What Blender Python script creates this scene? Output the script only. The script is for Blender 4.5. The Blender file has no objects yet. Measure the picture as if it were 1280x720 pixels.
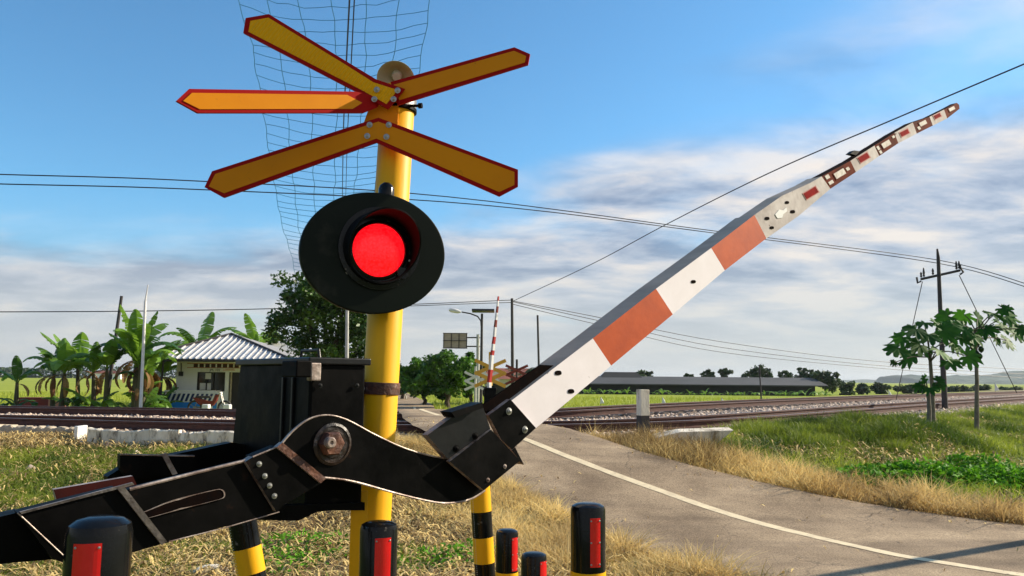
import bpy, math, random
import numpy as np
from mathutils import Vector, Matrix
R = math.radians
random.seed(7); rng = np.random.default_rng(7)
SC = bpy.context.scene
COL = SC.collection

# ------------------------------------------------------------------ camera
CAMZ = 1.6
pitch, roll = math.atan(.114), R(.5)
U0 = Vector((0, -math.sin(pitch), math.cos(pitch))); Fw = Vector((0, math.cos(pitch), math.sin(pitch)))
Rt = Vector((1, 0, 0)) * math.cos(roll) + U0 * math.sin(roll)
Up = -Vector((1, 0, 0)) * math.sin(roll) + U0 * math.cos(roll)
C0 = Vector((0, 0, CAMZ))
def ray(px, py):
    return Fw + Rt * ((px - 640) / 1000) + Up * ((360 - py) / 1000)
def P(px, py, Y):
    d = ray(px, py); return C0 + d * (Y / d.y)
def PL(px, py, q, n):
    d = ray(px, py); q = Vector(q); n = Vector(n)
    return C0 + d * ((q - C0).dot(n) / d.dot(n))
cam_d = bpy.data.cameras.new('camera'); cam = bpy.data.objects.new('camera', cam_d); COL.objects.link(cam)
cam_d.sensor_width = 36; cam_d.lens = 36 * 1000 / 1280; cam_d.clip_start = .05; cam_d.clip_end = 20000
M4 = Matrix((Rt, Up, -Fw)).transposed().to_4x4(); M4.translation = C0
cam.matrix_world = M4; SC.camera = cam

# ------------------------------------------------------------------ materials
def srgb(r, g, b):
    f = lambda c: (c / 255 / 12.92) if c / 255 <= .04045 else ((c / 255 + .055) / 1.055) ** 2.4
    return (f(r), f(g), f(b), 1)
class N:
    def __init__(s, m): s.m = m; s.t = m.node_tree; s.n = s.t.nodes; s.l = s.t.links
    def new(s, k, **kw):
        n = s.n.new(k)
        for a, v in kw.items():
            if a.startswith('i_'):
                n.inputs[a[2:].replace('_', ' ')].default_value = v
            else: setattr(n, a, v)
        return n
    def link(s, a, b): s.l.new(a, b)
def mat(name, c1, c2=None, scale=6, rough=.6, metal=0, bump=.0, bscale=40, detail=6, c3=None, c3scale=2, c3lo=.55, c3hi=.65, spec=.5, trans=0, attr=None, emit=None, stretch=None, coat=0, rvar=0):
    m = bpy.data.materials.new(name); m.use_nodes = True
    g = N(m); b = g.n['Principled BSDF']
    b.inputs['Roughness'].default_value = rough; b.inputs['Metallic'].default_value = metal
    b.inputs['Specular IOR Level'].default_value = spec; b.inputs['Coat Weight'].default_value = coat
    tc = g.new('ShaderNodeTexCoord'); src = tc.outputs['Object']
    if stretch:
        mp = g.new('ShaderNodeMapping'); mp.inputs['Scale'].default_value = stretch
        g.link(src, mp.inputs['Vector']); src = mp.outputs['Vector']
    col = None
    if c2:
        no = g.new('ShaderNodeTexNoise', i_Scale=scale, i_Detail=detail, i_Roughness=.65); g.link(src, no.inputs['Vector'])
        r = g.new('ShaderNodeValToRGB'); r.color_ramp.elements[0].position = .35; r.color_ramp.elements[1].position = .65
        r.color_ramp.elements[0].color = c1; r.color_ramp.elements[1].color = c2
        if attr:
            at = g.new('ShaderNodeAttribute', attribute_name=attr)
            mx = g.new('ShaderNodeMath', operation='MULTIPLY_ADD'); mx.inputs[1].default_value = .3
            g.link(no.outputs['Fac'], mx.inputs[0])
            sc = g.new('ShaderNodeMath', operation='MULTIPLY'); sc.inputs[1].default_value = .7
            g.link(at.outputs['Fac'], sc.inputs[0]); g.link(sc.outputs[0], mx.inputs[2])
            g.link(mx.outputs[0], r.inputs['Fac']); r.color_ramp.elements[0].position = .1; r.color_ramp.elements[1].position = .9
        else: g.link(no.outputs['Fac'], r.inputs['Fac'])
        col = r.outputs['Color']
        if rvar:
            mr = g.new('ShaderNodeMapRange'); mr.inputs['To Min'].default_value = rough - rvar; mr.inputs['To Max'].default_value = rough + rvar
            mr.inputs['From Min'].default_value = .35; mr.inputs['From Max'].default_value = .65
            g.link(no.outputs['Fac'], mr.inputs['Value']); g.link(mr.outputs[0], b.inputs['Roughness'])
    if c3:
        n3 = g.new('ShaderNodeTexNoise', i_Scale=c3scale, i_Detail=8, i_Roughness=.7); g.link(src, n3.inputs['Vector'])
        r3 = g.new('ShaderNodeValToRGB'); r3.color_ramp.elements[0].position = c3lo; r3.color_ramp.elements[1].position = c3hi
        g.link(n3.outputs['Fac'], r3.inputs['Fac'])
        mx = g.new('ShaderNodeMixRGB'); g.link(r3.outputs['Color'], mx.inputs['Fac'])
        if col: g.link(col, mx.inputs['Color1'])
        else: mx.inputs['Color1'].default_value = c1
        mx.inputs['Color2'].default_value = c3; col = mx.outputs['Color']
    if col: g.link(col, b.inputs['Base Color'])
    else: b.inputs['Base Color'].default_value = c1
    if bump:
        nb = g.new('ShaderNodeTexNoise', i_Scale=bscale, i_Detail=6); g.link(src, nb.inputs['Vector'])
        bp = g.new('ShaderNodeBump'); bp.inputs['Strength'].default_value = bump; bp.inputs['Distance'].default_value = .02
        g.link(nb.outputs['Fac'], bp.inputs['Height']); g.link(bp.outputs['Normal'], b.inputs['Normal'])
    if trans:
        tr = g.new('ShaderNodeBsdfTranslucent'); ms = g.new('ShaderNodeMixShader'); ms.inputs[0].default_value = trans
        if col: g.link(col, tr.inputs['Color'])
        else: tr.inputs['Color'].default_value = c1
        g.link(b.outputs[0], ms.inputs[1]); g.link(tr.outputs[0], ms.inputs[2])
        g.link(ms.outputs[0], g.n['Material Output'].inputs['Surface'])
    if emit:
        b.inputs['Emission Color'].default_value = emit[0]; b.inputs['Emission Strength'].default_value = emit[1]
    return m
M = {}
M['yellow'] = mat('yellow_paint', (.88, .47, .002, 1), (.76, .37, .002, 1), 4, .5, spec=.25, bump=.06, bscale=24, c3=(.24, .12, .02, 1), c3scale=11, c3lo=.63, c3hi=.76, stretch=(1, 1, .25))
M['sign_yellow'] = mat('sign_sheeting', (.74, .26, .0, 1), (.68, .225, .0, 1), 3, .55, bump=.05, bscale=6, spec=.15, c3=(.26, .10, .01, 1), c3scale=16, c3lo=.62, c3hi=.78)
M['sign_red'] = mat('sign_red_border', (.34, .004, .003, 1), None, rough=.6, spec=.1)
M['black'] = mat('black_enamel', (.0022, .0022, .0022, 1), (.0045, .0042, .004, 1), 7, .45, spec=.05, bump=.08, bscale=14, c3=(.03, .013, .007, 1), c3scale=7, c3lo=.62, c3hi=.74, rvar=.12)
M['black_smooth'] = mat('black_plastic', (.004, .0045, .005, 1), (.007, .007, .007, 1), 4, .18, spec=.22, bump=.05, bscale=10, c3=(.20, .18, .15, 1), c3scale=22, c3lo=.64, c3hi=.74)
M['disc'] = mat('black_backboard', (.0035, .007, .0045, 1), (.006, .010, .006, 1), 3, .45, bump=.02, bscale=8, spec=.12, c3=(.035, .033, .024, 1), c3scale=5, c3lo=.56, c3hi=.80)
M['hood'] = mat('matt_black_hood', (.003, .0033, .003, 1), (.005, .005, .005, 1), 4, .6, spec=.12)
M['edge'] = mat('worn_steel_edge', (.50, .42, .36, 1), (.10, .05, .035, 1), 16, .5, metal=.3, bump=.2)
M['rust'] = mat('rusty_steel', (.16, .06, .03, 1), (.05, .02, .015, 1), 22, .6, metal=.2, bump=.4, c3=(.35, .24, .18, 1), c3scale=18, c3lo=.58, c3hi=.66)
M['steel'] = mat('bolt_steel', (.42, .42, .40, 1), (.25, .24, .22, 1), 40, .35, metal=.7)
M['white_boom'] = mat('white_boom_paint', (.80, .75, .76, 1), (.72, .67, .67, 1), 4, .6, spec=.12, bump=.03, bscale=12, c3=(.20, .14, .11, 1), c3scale=13, c3lo=.665, c3hi=.69)
M['orange'] = mat('orange_boom_paint', (.48, .075, .010, 1), (.38, .055, .009, 1), 8, .6, spec=.2, bump=.04, c3=(.6, .3, .2, 1), c3scale=15, c3lo=.71, c3hi=.73)
M['boom_white_old'] = mat('weathered_white_paint', (.58, .53, .49, 1), (.40, .35, .32, 1), 9, .7, spec=.08, bump=.08, c3=(.14, .11, .09, 1), c3scale=10, c3lo=.62, c3hi=.66)
M['boom_red_old'] = mat('weathered_red_paint', (.15, .024, .008, 1), (.07, .014, .006, 1), 10, .8, spec=.04, bump=.08)
M['boom_grey'] = mat('grey_boom_back', (.46, .38, .30, 1), (.34, .285, .225, 1), 3, .7, spec=.2, stretch=(1, 1, 6))
M['boom_shade'] = mat('shaded_boom_back', (.03, .012, .008, 1), (.012, .007, .006, 1), 8, .9, spec=.02)  # boom tip's top face in shade, the shade put into a dark colour
M['reflect_red'] = mat('red_reflector', (.75, .01, .015, 1), (.62, .008, .012, 1), 8, .22, coat=.3)
M['tip_red'] = mat('old_red_tape', (.30, .015, .015, 1), (.18, .012, .012, 1), 20, .8, spec=.02)
M['reflect_white'] = mat('white_reflector', (.72, .68, .60, 1), (.5, .45, .38, 1), 30, .7, spec=.1)
M['reflect_rim'] = mat('reflector_rim', (.45, .22, .19, 1), None, rough=.7, spec=.1)
M['hole'] = mat('dark_hole', (.004, .003, .003, 1), (.008, .004, .003, 1), 30, .9, spec=.02)
M['horn'] = mat('grey_green_horn', (.56, .57, .44, 1), (.45, .46, .34, 1), 8, .45)
M['white_cap'] = mat('white_plastic', (.7, .7, .66, 1), None, rough=.4)
M['concrete'] = mat('old_concrete', (.52, .43, .31, 1), (.34, .27, .19, 1), 5, .9, bump=.4, c3=(.12, .1, .08, 1), c3scale=6, c3lo=.6, c3hi=.7)
M['whitewash'] = mat('stained_whitewash', (.86, .78, .64, 1), (.60, .52, .40, 1), 3, .9, bump=.6, c3=(.14, .105, .07, 1), c3scale=6, c3lo=.52, c3hi=.66, stretch=(1, 1, .35))
M['rail'] = mat('rusty_rail', (.085, .028, .018, 1), (.045, .016, .012, 1), 9, .7, bump=.2)
M['rail_top'] = mat('polished_rail_head', (.5, .42, .38, 1), (.3, .22, .2, 1), 3, .25, metal=.85)
M['sleeper'] = mat('concrete_sleeper', (.30, .25, .21, 1), (.18, .14, .11, 1), 6, .9, bump=.4)
M['wire'] = mat('dark_cable', (.015, .016, .02, 1), None, rough=.6)
M['netwire'] = mat('blue_net_wire', (.04, .18, .30, 1), None, rough=.8, spec=.1)
M['pole_dark'] = mat('dark_steel_pole', (.03, .027, .026, 1), (.05, .04, .035, 1), 5, .7)
M['pole_pale'] = mat('pale_concrete_pole', (.55, .55, .50, 1), (.4, .4, .36, 1), 5, .8)
M['wall'] = mat('white_plaster', (.88, .88, .88, 1), (.80, .80, .79, 1), 1.5, .85, bump=.1, c3=(.5, .46, .38, 1), c3scale=1.3, c3lo=.60, c3hi=.75, stretch=(1, 1, .4))
M['blue'] = mat('blue_paint', (.01, .26, .80, 1), (.01, .20, .65, 1), 3, .5)
M['navy'] = mat('dark_blue_paint', (.008, .025, .10, 1), None, rough=.5)
M['roof'] = mat('pale_metal_roof', (.62, .60, .57, 1), (.50, .48, .46, 1), 2, .45, metal=.1)
M['glass'] = mat('dark_glass', (.015, .017, .015, 1), (.06, .055, .045, 1), 1.2, .12)
M['frame'] = mat('dark_frame', (.02, .016, .013, 1), None, rough=.5)
M['brown'] = mat('brown_vent', (.05, .018, .012, 1), None, rough=.7)
M['white'] = mat('white_paint', (.78, .77, .74, 1), (.68, .66, .62, 1), 6, .5)
M['red'] = mat('red_paint', (.50, .02, .015, 1), (.38, .02, .015, 1), 6, .5)
M['pinkred'] = mat('faded_red_concrete', (.62, .27, .17, 1), (.48, .2, .13, 1), 3, .8)
M['darkred'] = mat('dark_red_concrete', (.24, .035, .02, 1), (.17, .03, .02, 1), 3, .8)
M['shedroof'] = mat('grey_asbestos_roof', (.07, .07, .07, 1), (.045, .045, .045, 1), .3, .8)
M['shedwall'] = mat('black_shade_netting', (.010, .012, .014, 1), (.02, .022, .024, 1), .3, .9)
M['bark'] = mat('bark', (.10, .075, .05, 1), (.05, .035, .025, 1), 8, .95, bump=.5, stretch=(1, 1, .3))
M['papbark'] = mat('papaya_bark', (.22, .19, .14, 1), (.12, .10, .07, 1), 8, .9, bump=.4)
M['bananastem'] = mat('banana_stem', (.07, .07, .025, 1), (.05, .035, .02, 1), 3, .8, stretch=(1, 1, .4))
M['leaf'] = mat('tree_leaf', (.012, .04, .005, 1), (.085, .18, .018, 1), 1.2, .5, trans=.3, attr='lv')
M['leaf2'] = mat('mango_leaf', (.02, .07, .006, 1), (.13, .29, .022, 1), .8, .5, trans=.35, attr='lv')
M['leaf_far'] = mat('far_leaf', (.02, .045, .015, 1), (.07, .12, .04, 1), .3, .7, trans=.2, attr='lv')
M['banana'] = mat('banana_leaf', (.02, .08, .006, 1), (.24, .42, .04, 1), .8, .42, trans=.4, attr='lv')
M['banana_dry'] = mat('dry_banana_leaf', (.12, .035, .015, 1), (.35, .22, .07, 1), 2, .8, trans=.25, attr='lv')
M['papleaf'] = mat('papaya_leaf', (.012, .06, .006, 1), (.06, .20, .016, 1), 2, .6, spec=.2, trans=.35, attr='lv')
M['gdry'] = mat('dry_grass_blade', (.26, .13, .035, 1), (1.0, .80, .34, 1), 1.2, .7, trans=.4, attr='lv')
M['ggreen'] = mat('green_grass_blade', (.045, .10, .006, 1), (.36, .42, .045, 1), .9, .6, trans=.4, attr='lv')
M['grice'] = mat('rice_blade', (.20, .27, .012, 1), (.46, .50, .05, 1), .15, .6, trans=.4, attr='lv')
M['creeper'] = mat('creeper_leaf', (.04, .15, .006, 1), (.18, .44, .025, 1), 2, .6, spec=.15, trans=.35, attr='lv')
M['litter'] = mat('dry_litter', (.09, .045, .018, 1), (1.0, .74, .28, 1), 3, .85, trans=.15, attr='lv')
M['stone'] = mat('ballast_stone', (.20, .14, .11, 1), (.78, .62, .48, 1), 2, .9, bump=.3, attr='lv')
M['hill'] = mat('wooded_hill', (.02, .05, .035, 1), (.04, .08, .05, 1), .02, .9, bump=0)
M['houseroof'] = mat('red_tile_roof', (.30, .09, .05, 1), (.2, .07, .05, 1), 1, .8)
M['orange_sign'] = mat('faded_yellow_sign', (.75, .40, .03, 1), (.62, .32, .03, 1), 3, .5)
M['mark'] = mat('cream_road_paint', (.80, .66, .42, 1), (.62, .50, .32, 1), 7, .8, c3=(.28, .23, .17, 1), c3scale=16, c3lo=.6, c3hi=.68)
M['oxide'] = mat('oxide_primer', (.05, .008, .006, 1), (.03, .006, .005, 1), 6, .6, spec=.1)
M['hub'] = mat('greasy_hub', (.03, .016, .011, 1), (.008, .006, .005, 1), 18, .4, spec=.4, bump=.3, c3=(.22, .16, .13, 1), c3scale=22, c3lo=.6, c3hi=.68)
M['bar'] = mat('bare_steel_bar', (.13, .115, .10, 1), (.05, .04, .034, 1), 22, .45, metal=.3, bump=.3)
M['panel'] = mat('solar_cells', (.012, .012, .02, 1), None, rough=.25)

# yellow sheeting with fine ribs (upper left arm), its extra light painted as brighter yellow
def rib_mat():
    m = mat('ribbed_sheeting_lit', (.92, .44, .0, 1), (.88, .40, .0, 1), 3, .55, spec=.15)
    g = N(m); b = g.n['Principled BSDF']; tc = g.new('ShaderNodeTexCoord')
    mp = g.new('ShaderNodeMapping'); mp.inputs['Rotation'].default_value = (0, R(-35), 0)
    w = g.new('ShaderNodeTexWave', bands_direction='X', i_Scale=22); g.link(tc.outputs['Object'], mp.inputs['Vector']); g.link(mp.outputs[0], w.inputs['Vector'])
    bp = g.new('ShaderNodeBump'); bp.inputs['Strength'].default_value = .5; bp.inputs['Distance'].default_value = .008
    g.link(w.outputs['Fac'], bp.inputs['Height']); g.link(bp.outputs['Normal'], b.inputs['Normal'])
    return m
M['sign_rib'] = rib_mat()

# signal lens: a grid of lit diodes
def lens_mat():
    m = bpy.data.materials.new('red_led_lens'); m.use_nodes = True; g = N(m); b = g.n['Principled BSDF']
    tc = g.new('ShaderNodeTexCoord'); v = g.new('ShaderNodeTexVoronoi', i_Scale=120); g.link(tc.outputs['Object'], v.inputs['Vector'])
    r = g.new('ShaderNodeValToRGB'); r.color_ramp.elements[0].color = (1, .012, .02, 1); r.color_ramp.elements[1].color = (.70, .0, .004, 1)
    r.color_ramp.elements[1].position = .8
    g.link(v.outputs['Distance'], r.inputs['Fac'])
    b.inputs['Base Color'].default_value = (.5, .01, .01, 1); g.link(r.outputs['Color'], b.inputs['Emission Color']); b.inputs['Emission Strength'].default_value = .95
    b.inputs['Roughness'].default_value = .3
    return m
M['lens'] = lens_mat()

# ------------------------------------------------------------------ mesh building
class MB:
    def __init__(s): s.v = []; s.f = []; s.mi = []; s.lv = None
    def add(s, vs, fs, mi=0):
        o = len(s.v); s.v += [Vector(p) for p in vs]; s.f += [tuple(i + o for i in f) for f in fs]; s.mi += [mi] * len(fs); return s
    def box(s, c, size, rot=None, mi=0, ch=0):
        hx, hy, hz = [k / 2 for k in size]; c = Vector(c)
        vs = [Vector((x, y, z)) for x in (-hx, hx) for y in (-hy, hy) for z in (-hz, hz)]
        if rot is not None: vs = [rot @ v for v in vs]
        return s.add([c + v for v in vs], [(0, 1, 3, 2), (4, 6, 7, 5), (0, 4, 5, 1), (2, 3, 7, 6), (0, 2, 6, 4), (1, 5, 7, 3)], mi)
    def tube(s, pts, rad, n=8, mi=0, cap=True):
        pts = [Vector(p) for p in pts]; m = len(pts)
        if not hasattr(rad, '__len__'): rad = [rad] * m
        vs = []; up = None
        for i, p in enumerate(pts):
            d = (pts[min(i + 1, m - 1)] - pts[max(i - 1, 0)]).normalized()
            if up is None: up = Vector((0, 0, 1)) if abs(d.z) < .9 else Vector((1, 0, 0))
            a = d.cross(up).normalized(); b = a.cross(d).normalized(); up = b
            for k in range(n):
                t = 2 * math.pi * k / n; vs.append(p + (a * math.cos(t) + b * math.sin(t)) * rad[i])
        fs = [(i * n + k, i * n + (k + 1) % n, (i + 1) * n + (k + 1) % n, (i + 1) * n + k) for i in range(m - 1) for k in range(n)]
        if cap: fs += [tuple(range(n - 1, -1, -1)), tuple((m - 1) * n + k for k in range(n))]
        return s.add(vs, fs, mi)
    def lathe(s, o, axis, prof, n=24, mi=0, ex=1.0, ux=None):
        """prof: (radius, height along axis)"""
        o = Vector(o); ax = Vector(axis).normalized()
        a = (Vector(ux) if ux else (Vector((0, 0, 1)) if abs(ax.z) < .9 else Vector((1, 0, 0))).cross(ax)).normalized(); b = ax.cross(a).normalized()
        vs = [o + ax * h + (a * math.cos(2 * math.pi * k / n) * ex + b * math.sin(2 * math.pi * k / n)) * r for r, h in prof for k in range(n)]
        m = len(prof)
        fs = [(i * n + k, i * n + (k + 1) % n, (i + 1) * n + (k + 1) % n, (i + 1) * n + k) for i in range(m - 1) for k in range(n)]
        fs += [tuple(range(n - 1, -1, -1)), tuple((m - 1) * n + k for k in range(n))]
        return s.add(vs, fs, mi)
    def prism(s, poly, th, mi=0, side=None):
        """poly: 3D points (front), th: vector to the back"""
        n = len(poly); th = Vector(th); side = mi if side is None else side
        o = len(s.v); s.v += [Vector(p) for p in poly] + [Vector(p) + th for p in poly]
        s.f += [tuple(o + i for i in range(n)), tuple(o + n + i for i in range(n - 1, -1, -1))]; s.mi += [mi, side]
        for i in range(n):
            j = (i + 1) % n; s.f.append((o + i, o + n + i, o + n + j, o + j)); s.mi.append(side)
        return s
    def make(s, name, mats, parent=None, smooth=False, bevel=0, origin=None):
        o = Vector(origin) if origin is not None else (parent.get('_o') and Vector(parent['_o']) if parent else None)
        if o is None: o = Vector((0, 0, 0))
        me = bpy.data.meshes.new(name); me.from_pydata([tuple(v - o) for v in s.v], [], s.f)
        if not isinstance(mats, (list, tuple)): mats = [mats]
        for m in mats: me.materials.append(m)
        if len(mats) > 1: me.polygons.foreach_set('material_index', s.mi)
        import bmesh
        bm = bmesh.new(); bm.from_mesh(me); bmesh.ops.recalc_face_normals(bm, faces=bm.faces)
        if bevel: 
            bmesh.ops.bevel(bm, geom=[e for e in bm.edges], offset=bevel, segments=2, affect='EDGES', profile=.5, clamp_overlap=True)
        bm.to_mesh(me); bm.free()
        if smooth:
            me.polygons.foreach_set('use_smooth', [True] * len(me.polygons)); me.set_sharp_from_angle(angle=R(40))
        ob = bpy.data.objects.new(name, me); COL.objects.link(ob)
        if parent: ob.parent = parent
        elif origin is not None: ob.location = o
        return ob
ORI = {}
def thing(name, label, cat, loc=(0, 0, 0), group=None):
    o = bpy.data.objects.new(name, None); COL.objects.link(o); o.location = loc; o.empty_display_size = .1
    o['label'] = label; o['category'] = cat; o['_o'] = tuple(loc)
    if group: o['group'] = group
    return o
def local(t):      # parts of this thing are written in its own coordinates
    t['_o'] = (0, 0, 0); return t
def subpart(ob, parent):   # parts of parts: same origin as the parent part's thing
    ob.parent = parent; return ob
def tag(o, label, cat, group=None, kind=None):
    if label: o['label'] = label
    if cat: o['category'] = cat
    if group: o['group'] = group
    if kind: o['kind'] = kind
    return o
def structure(o): o['kind'] = 'structure'; return o
def copy_tree(o, parent=None):
    c = o.copy(); COL.objects.link(c)
    if parent: c.parent = parent
    for ch in list(o.children): copy_tree(ch, c)
    return c
def npmesh(name, verts, faces, m, parent=None, lv=None, smooth=False):
    """verts (n,3), faces (m,k) arrays, lv per-vertex value"""
    me = bpy.data.meshes.new(name); k = faces.shape[1]
    me.vertices.add(len(verts)); me.vertices.foreach_set('co', np.asarray(verts, np.float32).ravel())
    me.loops.add(faces.size); me.loops.foreach_set('vertex_index', faces.astype(np.int32).ravel())
    me.polygons.add(len(faces)); me.polygons.foreach_set('loop_start', np.arange(0, faces.size, k, dtype=np.int32))
    if smooth: me.polygons.foreach_set('use_smooth', np.ones(len(faces), bool))
    me.update(calc_edges=True)
    if lv is not None:
        a = me.attributes.new('lv', 'FLOAT', 'POINT'); a.data.foreach_set('value', np.asarray(lv, np.float32))
    me.materials.append(m)
    ob = bpy.data.objects.new(name, me); COL.objects.link(ob)
    if parent: ob.parent = parent
    return ob

# value noise for terrain and zones
_nt = np.random.default_rng(3).random((64, 64))
def vn(x, y, s):
    x = np.asarray(x, float) / s; y = np.asarray(y, float) / s
    xi = np.floor(x).astype(int); yi = np.floor(y).astype(int); fx = x - xi; fy = y - yi
    fx = fx * fx * (3 - 2 * fx); fy = fy * fy * (3 - 2 * fy)
    g = lambda a, b: _nt[a % 64, b % 64]
    return (g(xi, yi) * (1 - fx) + g(xi + 1, yi) * fx) * (1 - fy) + (g(xi, yi + 1) * (1 - fx) + g(xi + 1, yi + 1) * fx) * fy
def ss(a, b, x):
    t = np.clip((x - a) / (b - a), 0, 1); return t * t * (3 - 2 * t)

# ------------------------------------------------------------------ railway alignment: front rail of the near track
def atz(px, py, z):
    d = ray(px, py); return C0 + d * ((z - CAMZ) / d.z)
ctrl = [atz(0, 522, .78), atz(160, 526, .78), atz(280, 529, .78), atz(520, 531, .78), atz(700, 531, .79), atz(860, 526, .84), atz(960, 520, .89), atz(1160, 505, .99), atz(1280, 497.5, 1.05)]
cx = np.array([-120, -60, -25] + [p.x for p in ctrl] + [40, 80, 160, 400]); 
cy = np.array([35, 24, 17.2] + [p.y for p in ctrl] + [54, 100, 195, 490])
cz = np.array([.78] * 3 + [p.z for p in ctrl] + [1.05] * 4)
_xs = np.linspace(-120, 400, 2081)
def smooth1(a, k):
    ker = np.ones(k) / k; b = np.pad(a, k // 2, mode='edge'); return np.convolve(b, ker, 'valid')[:len(a)]
_ys = smooth1(smooth1(np.interp(_xs, cx, cy), 9), 9); _zs = smooth1(np.interp(_xs, cx, cz), 15)
T = lambda x: np.interp(x, _xs, _ys)
ZR = lambda x: np.interp(x, _xs, _zs)
_dy = np.gradient(_ys, _xs); DT = lambda x: np.interp(x, _xs, smooth1(_dy, 9))
def dist(x, y):       # signed distance from the line midway between the two tracks (front < 0)
    sl = DT(x); c = 1 / np.sqrt(1 + sl * sl)
    return (y - T(x)) * c - 2.85
def H(x, y):
    d = dist(x, y); zp = ZR(x) - .185 + .04 * np.exp(-((d + .2) / .8) ** 2)
    near = 1 - ss(3.6, 9.5, -d); far = 1 - ss(3.5, 7.5, d)
    h = zp * np.minimum(near, far)
    h = h + .30 * np.exp(-((x - 7.2) / 1.6) ** 2 - ((y - 15.2) / 1.3) ** 2)
    return h + .05 * (vn(x, y, 3.1) - .5) * np.clip((np.abs(d) - 3.3) / 2, 0, 1) * ss(60, 30, np.abs(y))
def HR(x, y):         # road surface: flush with the rail heads at the crossing
    d = dist(x, y); zp = ZR(x) + .0
    near = 1 - ss(3.6, 9.5, -d); far = 1 - ss(3.5, 8.5, d)
    return zp * np.minimum(near, far) + .035
def hit(px, py, f=H):
    d = ray(px, py); t = 3.0
    prev = None
    while t < 3000:
        p = C0 + d * t
        if p.z <= float(f(p.x, p.y)):
            lo, hi = t / 1.01 - .02, t
            for _ in range(30):
                m = (lo + hi) / 2; q = C0 + d * m
                if q.z <= float(f(q.x, q.y)): hi = m
                else: lo = m
            return C0 + d * hi
        t = t * 1.01 + .02 * 0 + .005
    return C0 + d * t

# ------------------------------------------------------------------ road
def res(pts, n):
    a = np.array([(p[0], p[1]) for p in pts]); s = np.r_[0, np.cumsum(np.hypot(*np.diff(a, axis=0).T))]
    t = np.linspace(0, s[-1], n); return np.c_[np.interp(t, s, a[:, 0]), np.interp(t, s, a[:, 1])]
def rd(l): return [(p.x, p.y) for p in (hit(a, b, HR) for a, b in l)]
Lp = rd([(829, 720), (780, 686), (750, 667), (713, 645), (673, 623), (642, 602), (590, 572), (556, 556), (534, 545), (515, 530), (500, 516), (489, 503), (486, 492), (486, 486), (487, 481)])
Rp = rd([(1280, 652), (1166, 640), (1060, 622), (979, 607.6), (882, 583), (796, 561), (760, 552), (728, 544), (708, 534), (670, 526), (620, 520), (565, 512), (541, 505), (518, 495), (503, 488), (496, 482)])
Lp = [(Lp[0][0] + 9, Lp[0][1] - 5.2), (Lp[0][0] + 4, Lp[0][1] - 2.6)] + Lp
Rp = [(Rp[0][0] + 9, Rp[0][1] - 5.2), (Rp[0][0] + 4, Rp[0][1] - 2.5)] + Rp
def seglen(l):
    a = np.array(l); return np.r_[0, np.cumsum(np.hypot(*np.diff(a, axis=0).T))]
n_ = 220
def grade(l):         # dense near, sparse far
    s = seglen(l); t = s[-1] * np.linspace(0, 1, n_) ** 2.0; a = np.array(l)
    k = 7
    x, y = np.interp(t, s, a[:, 0]), np.interp(t, s, a[:, 1])
    x2, y2 = smooth1(x, k), smooth1(y, k); x2[:k] = x[:k]; y2[:k] = y[:k]; x2[-k:] = x[-k:]; y2[-k:] = y[-k:]
    return np.c_[x2, y2]
LE, RE = grade(Lp), grade(Rp)
W = 14; vs = []
for i in range(n_):
    for j in range(W + 1):
        t = j / W; x, y = LE[i] * (1 - t) + RE[i] * t
        e = .03 * (vn(x * 5, y * 5, 1.0) - .5) if j in (0, W) else 0
        z = float(HR(x, y)) + .0
        vs.append((x + e * 2, y, z if 0 < j < W else z - .03))
fs = np.array([(i * (W + 1) + j, i * (W + 1) + j + 1, (i + 1) * (W + 1) + j + 1, (i + 1) * (W + 1) + j) for i in range(n_ - 1) for j in range(W)])
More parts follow.
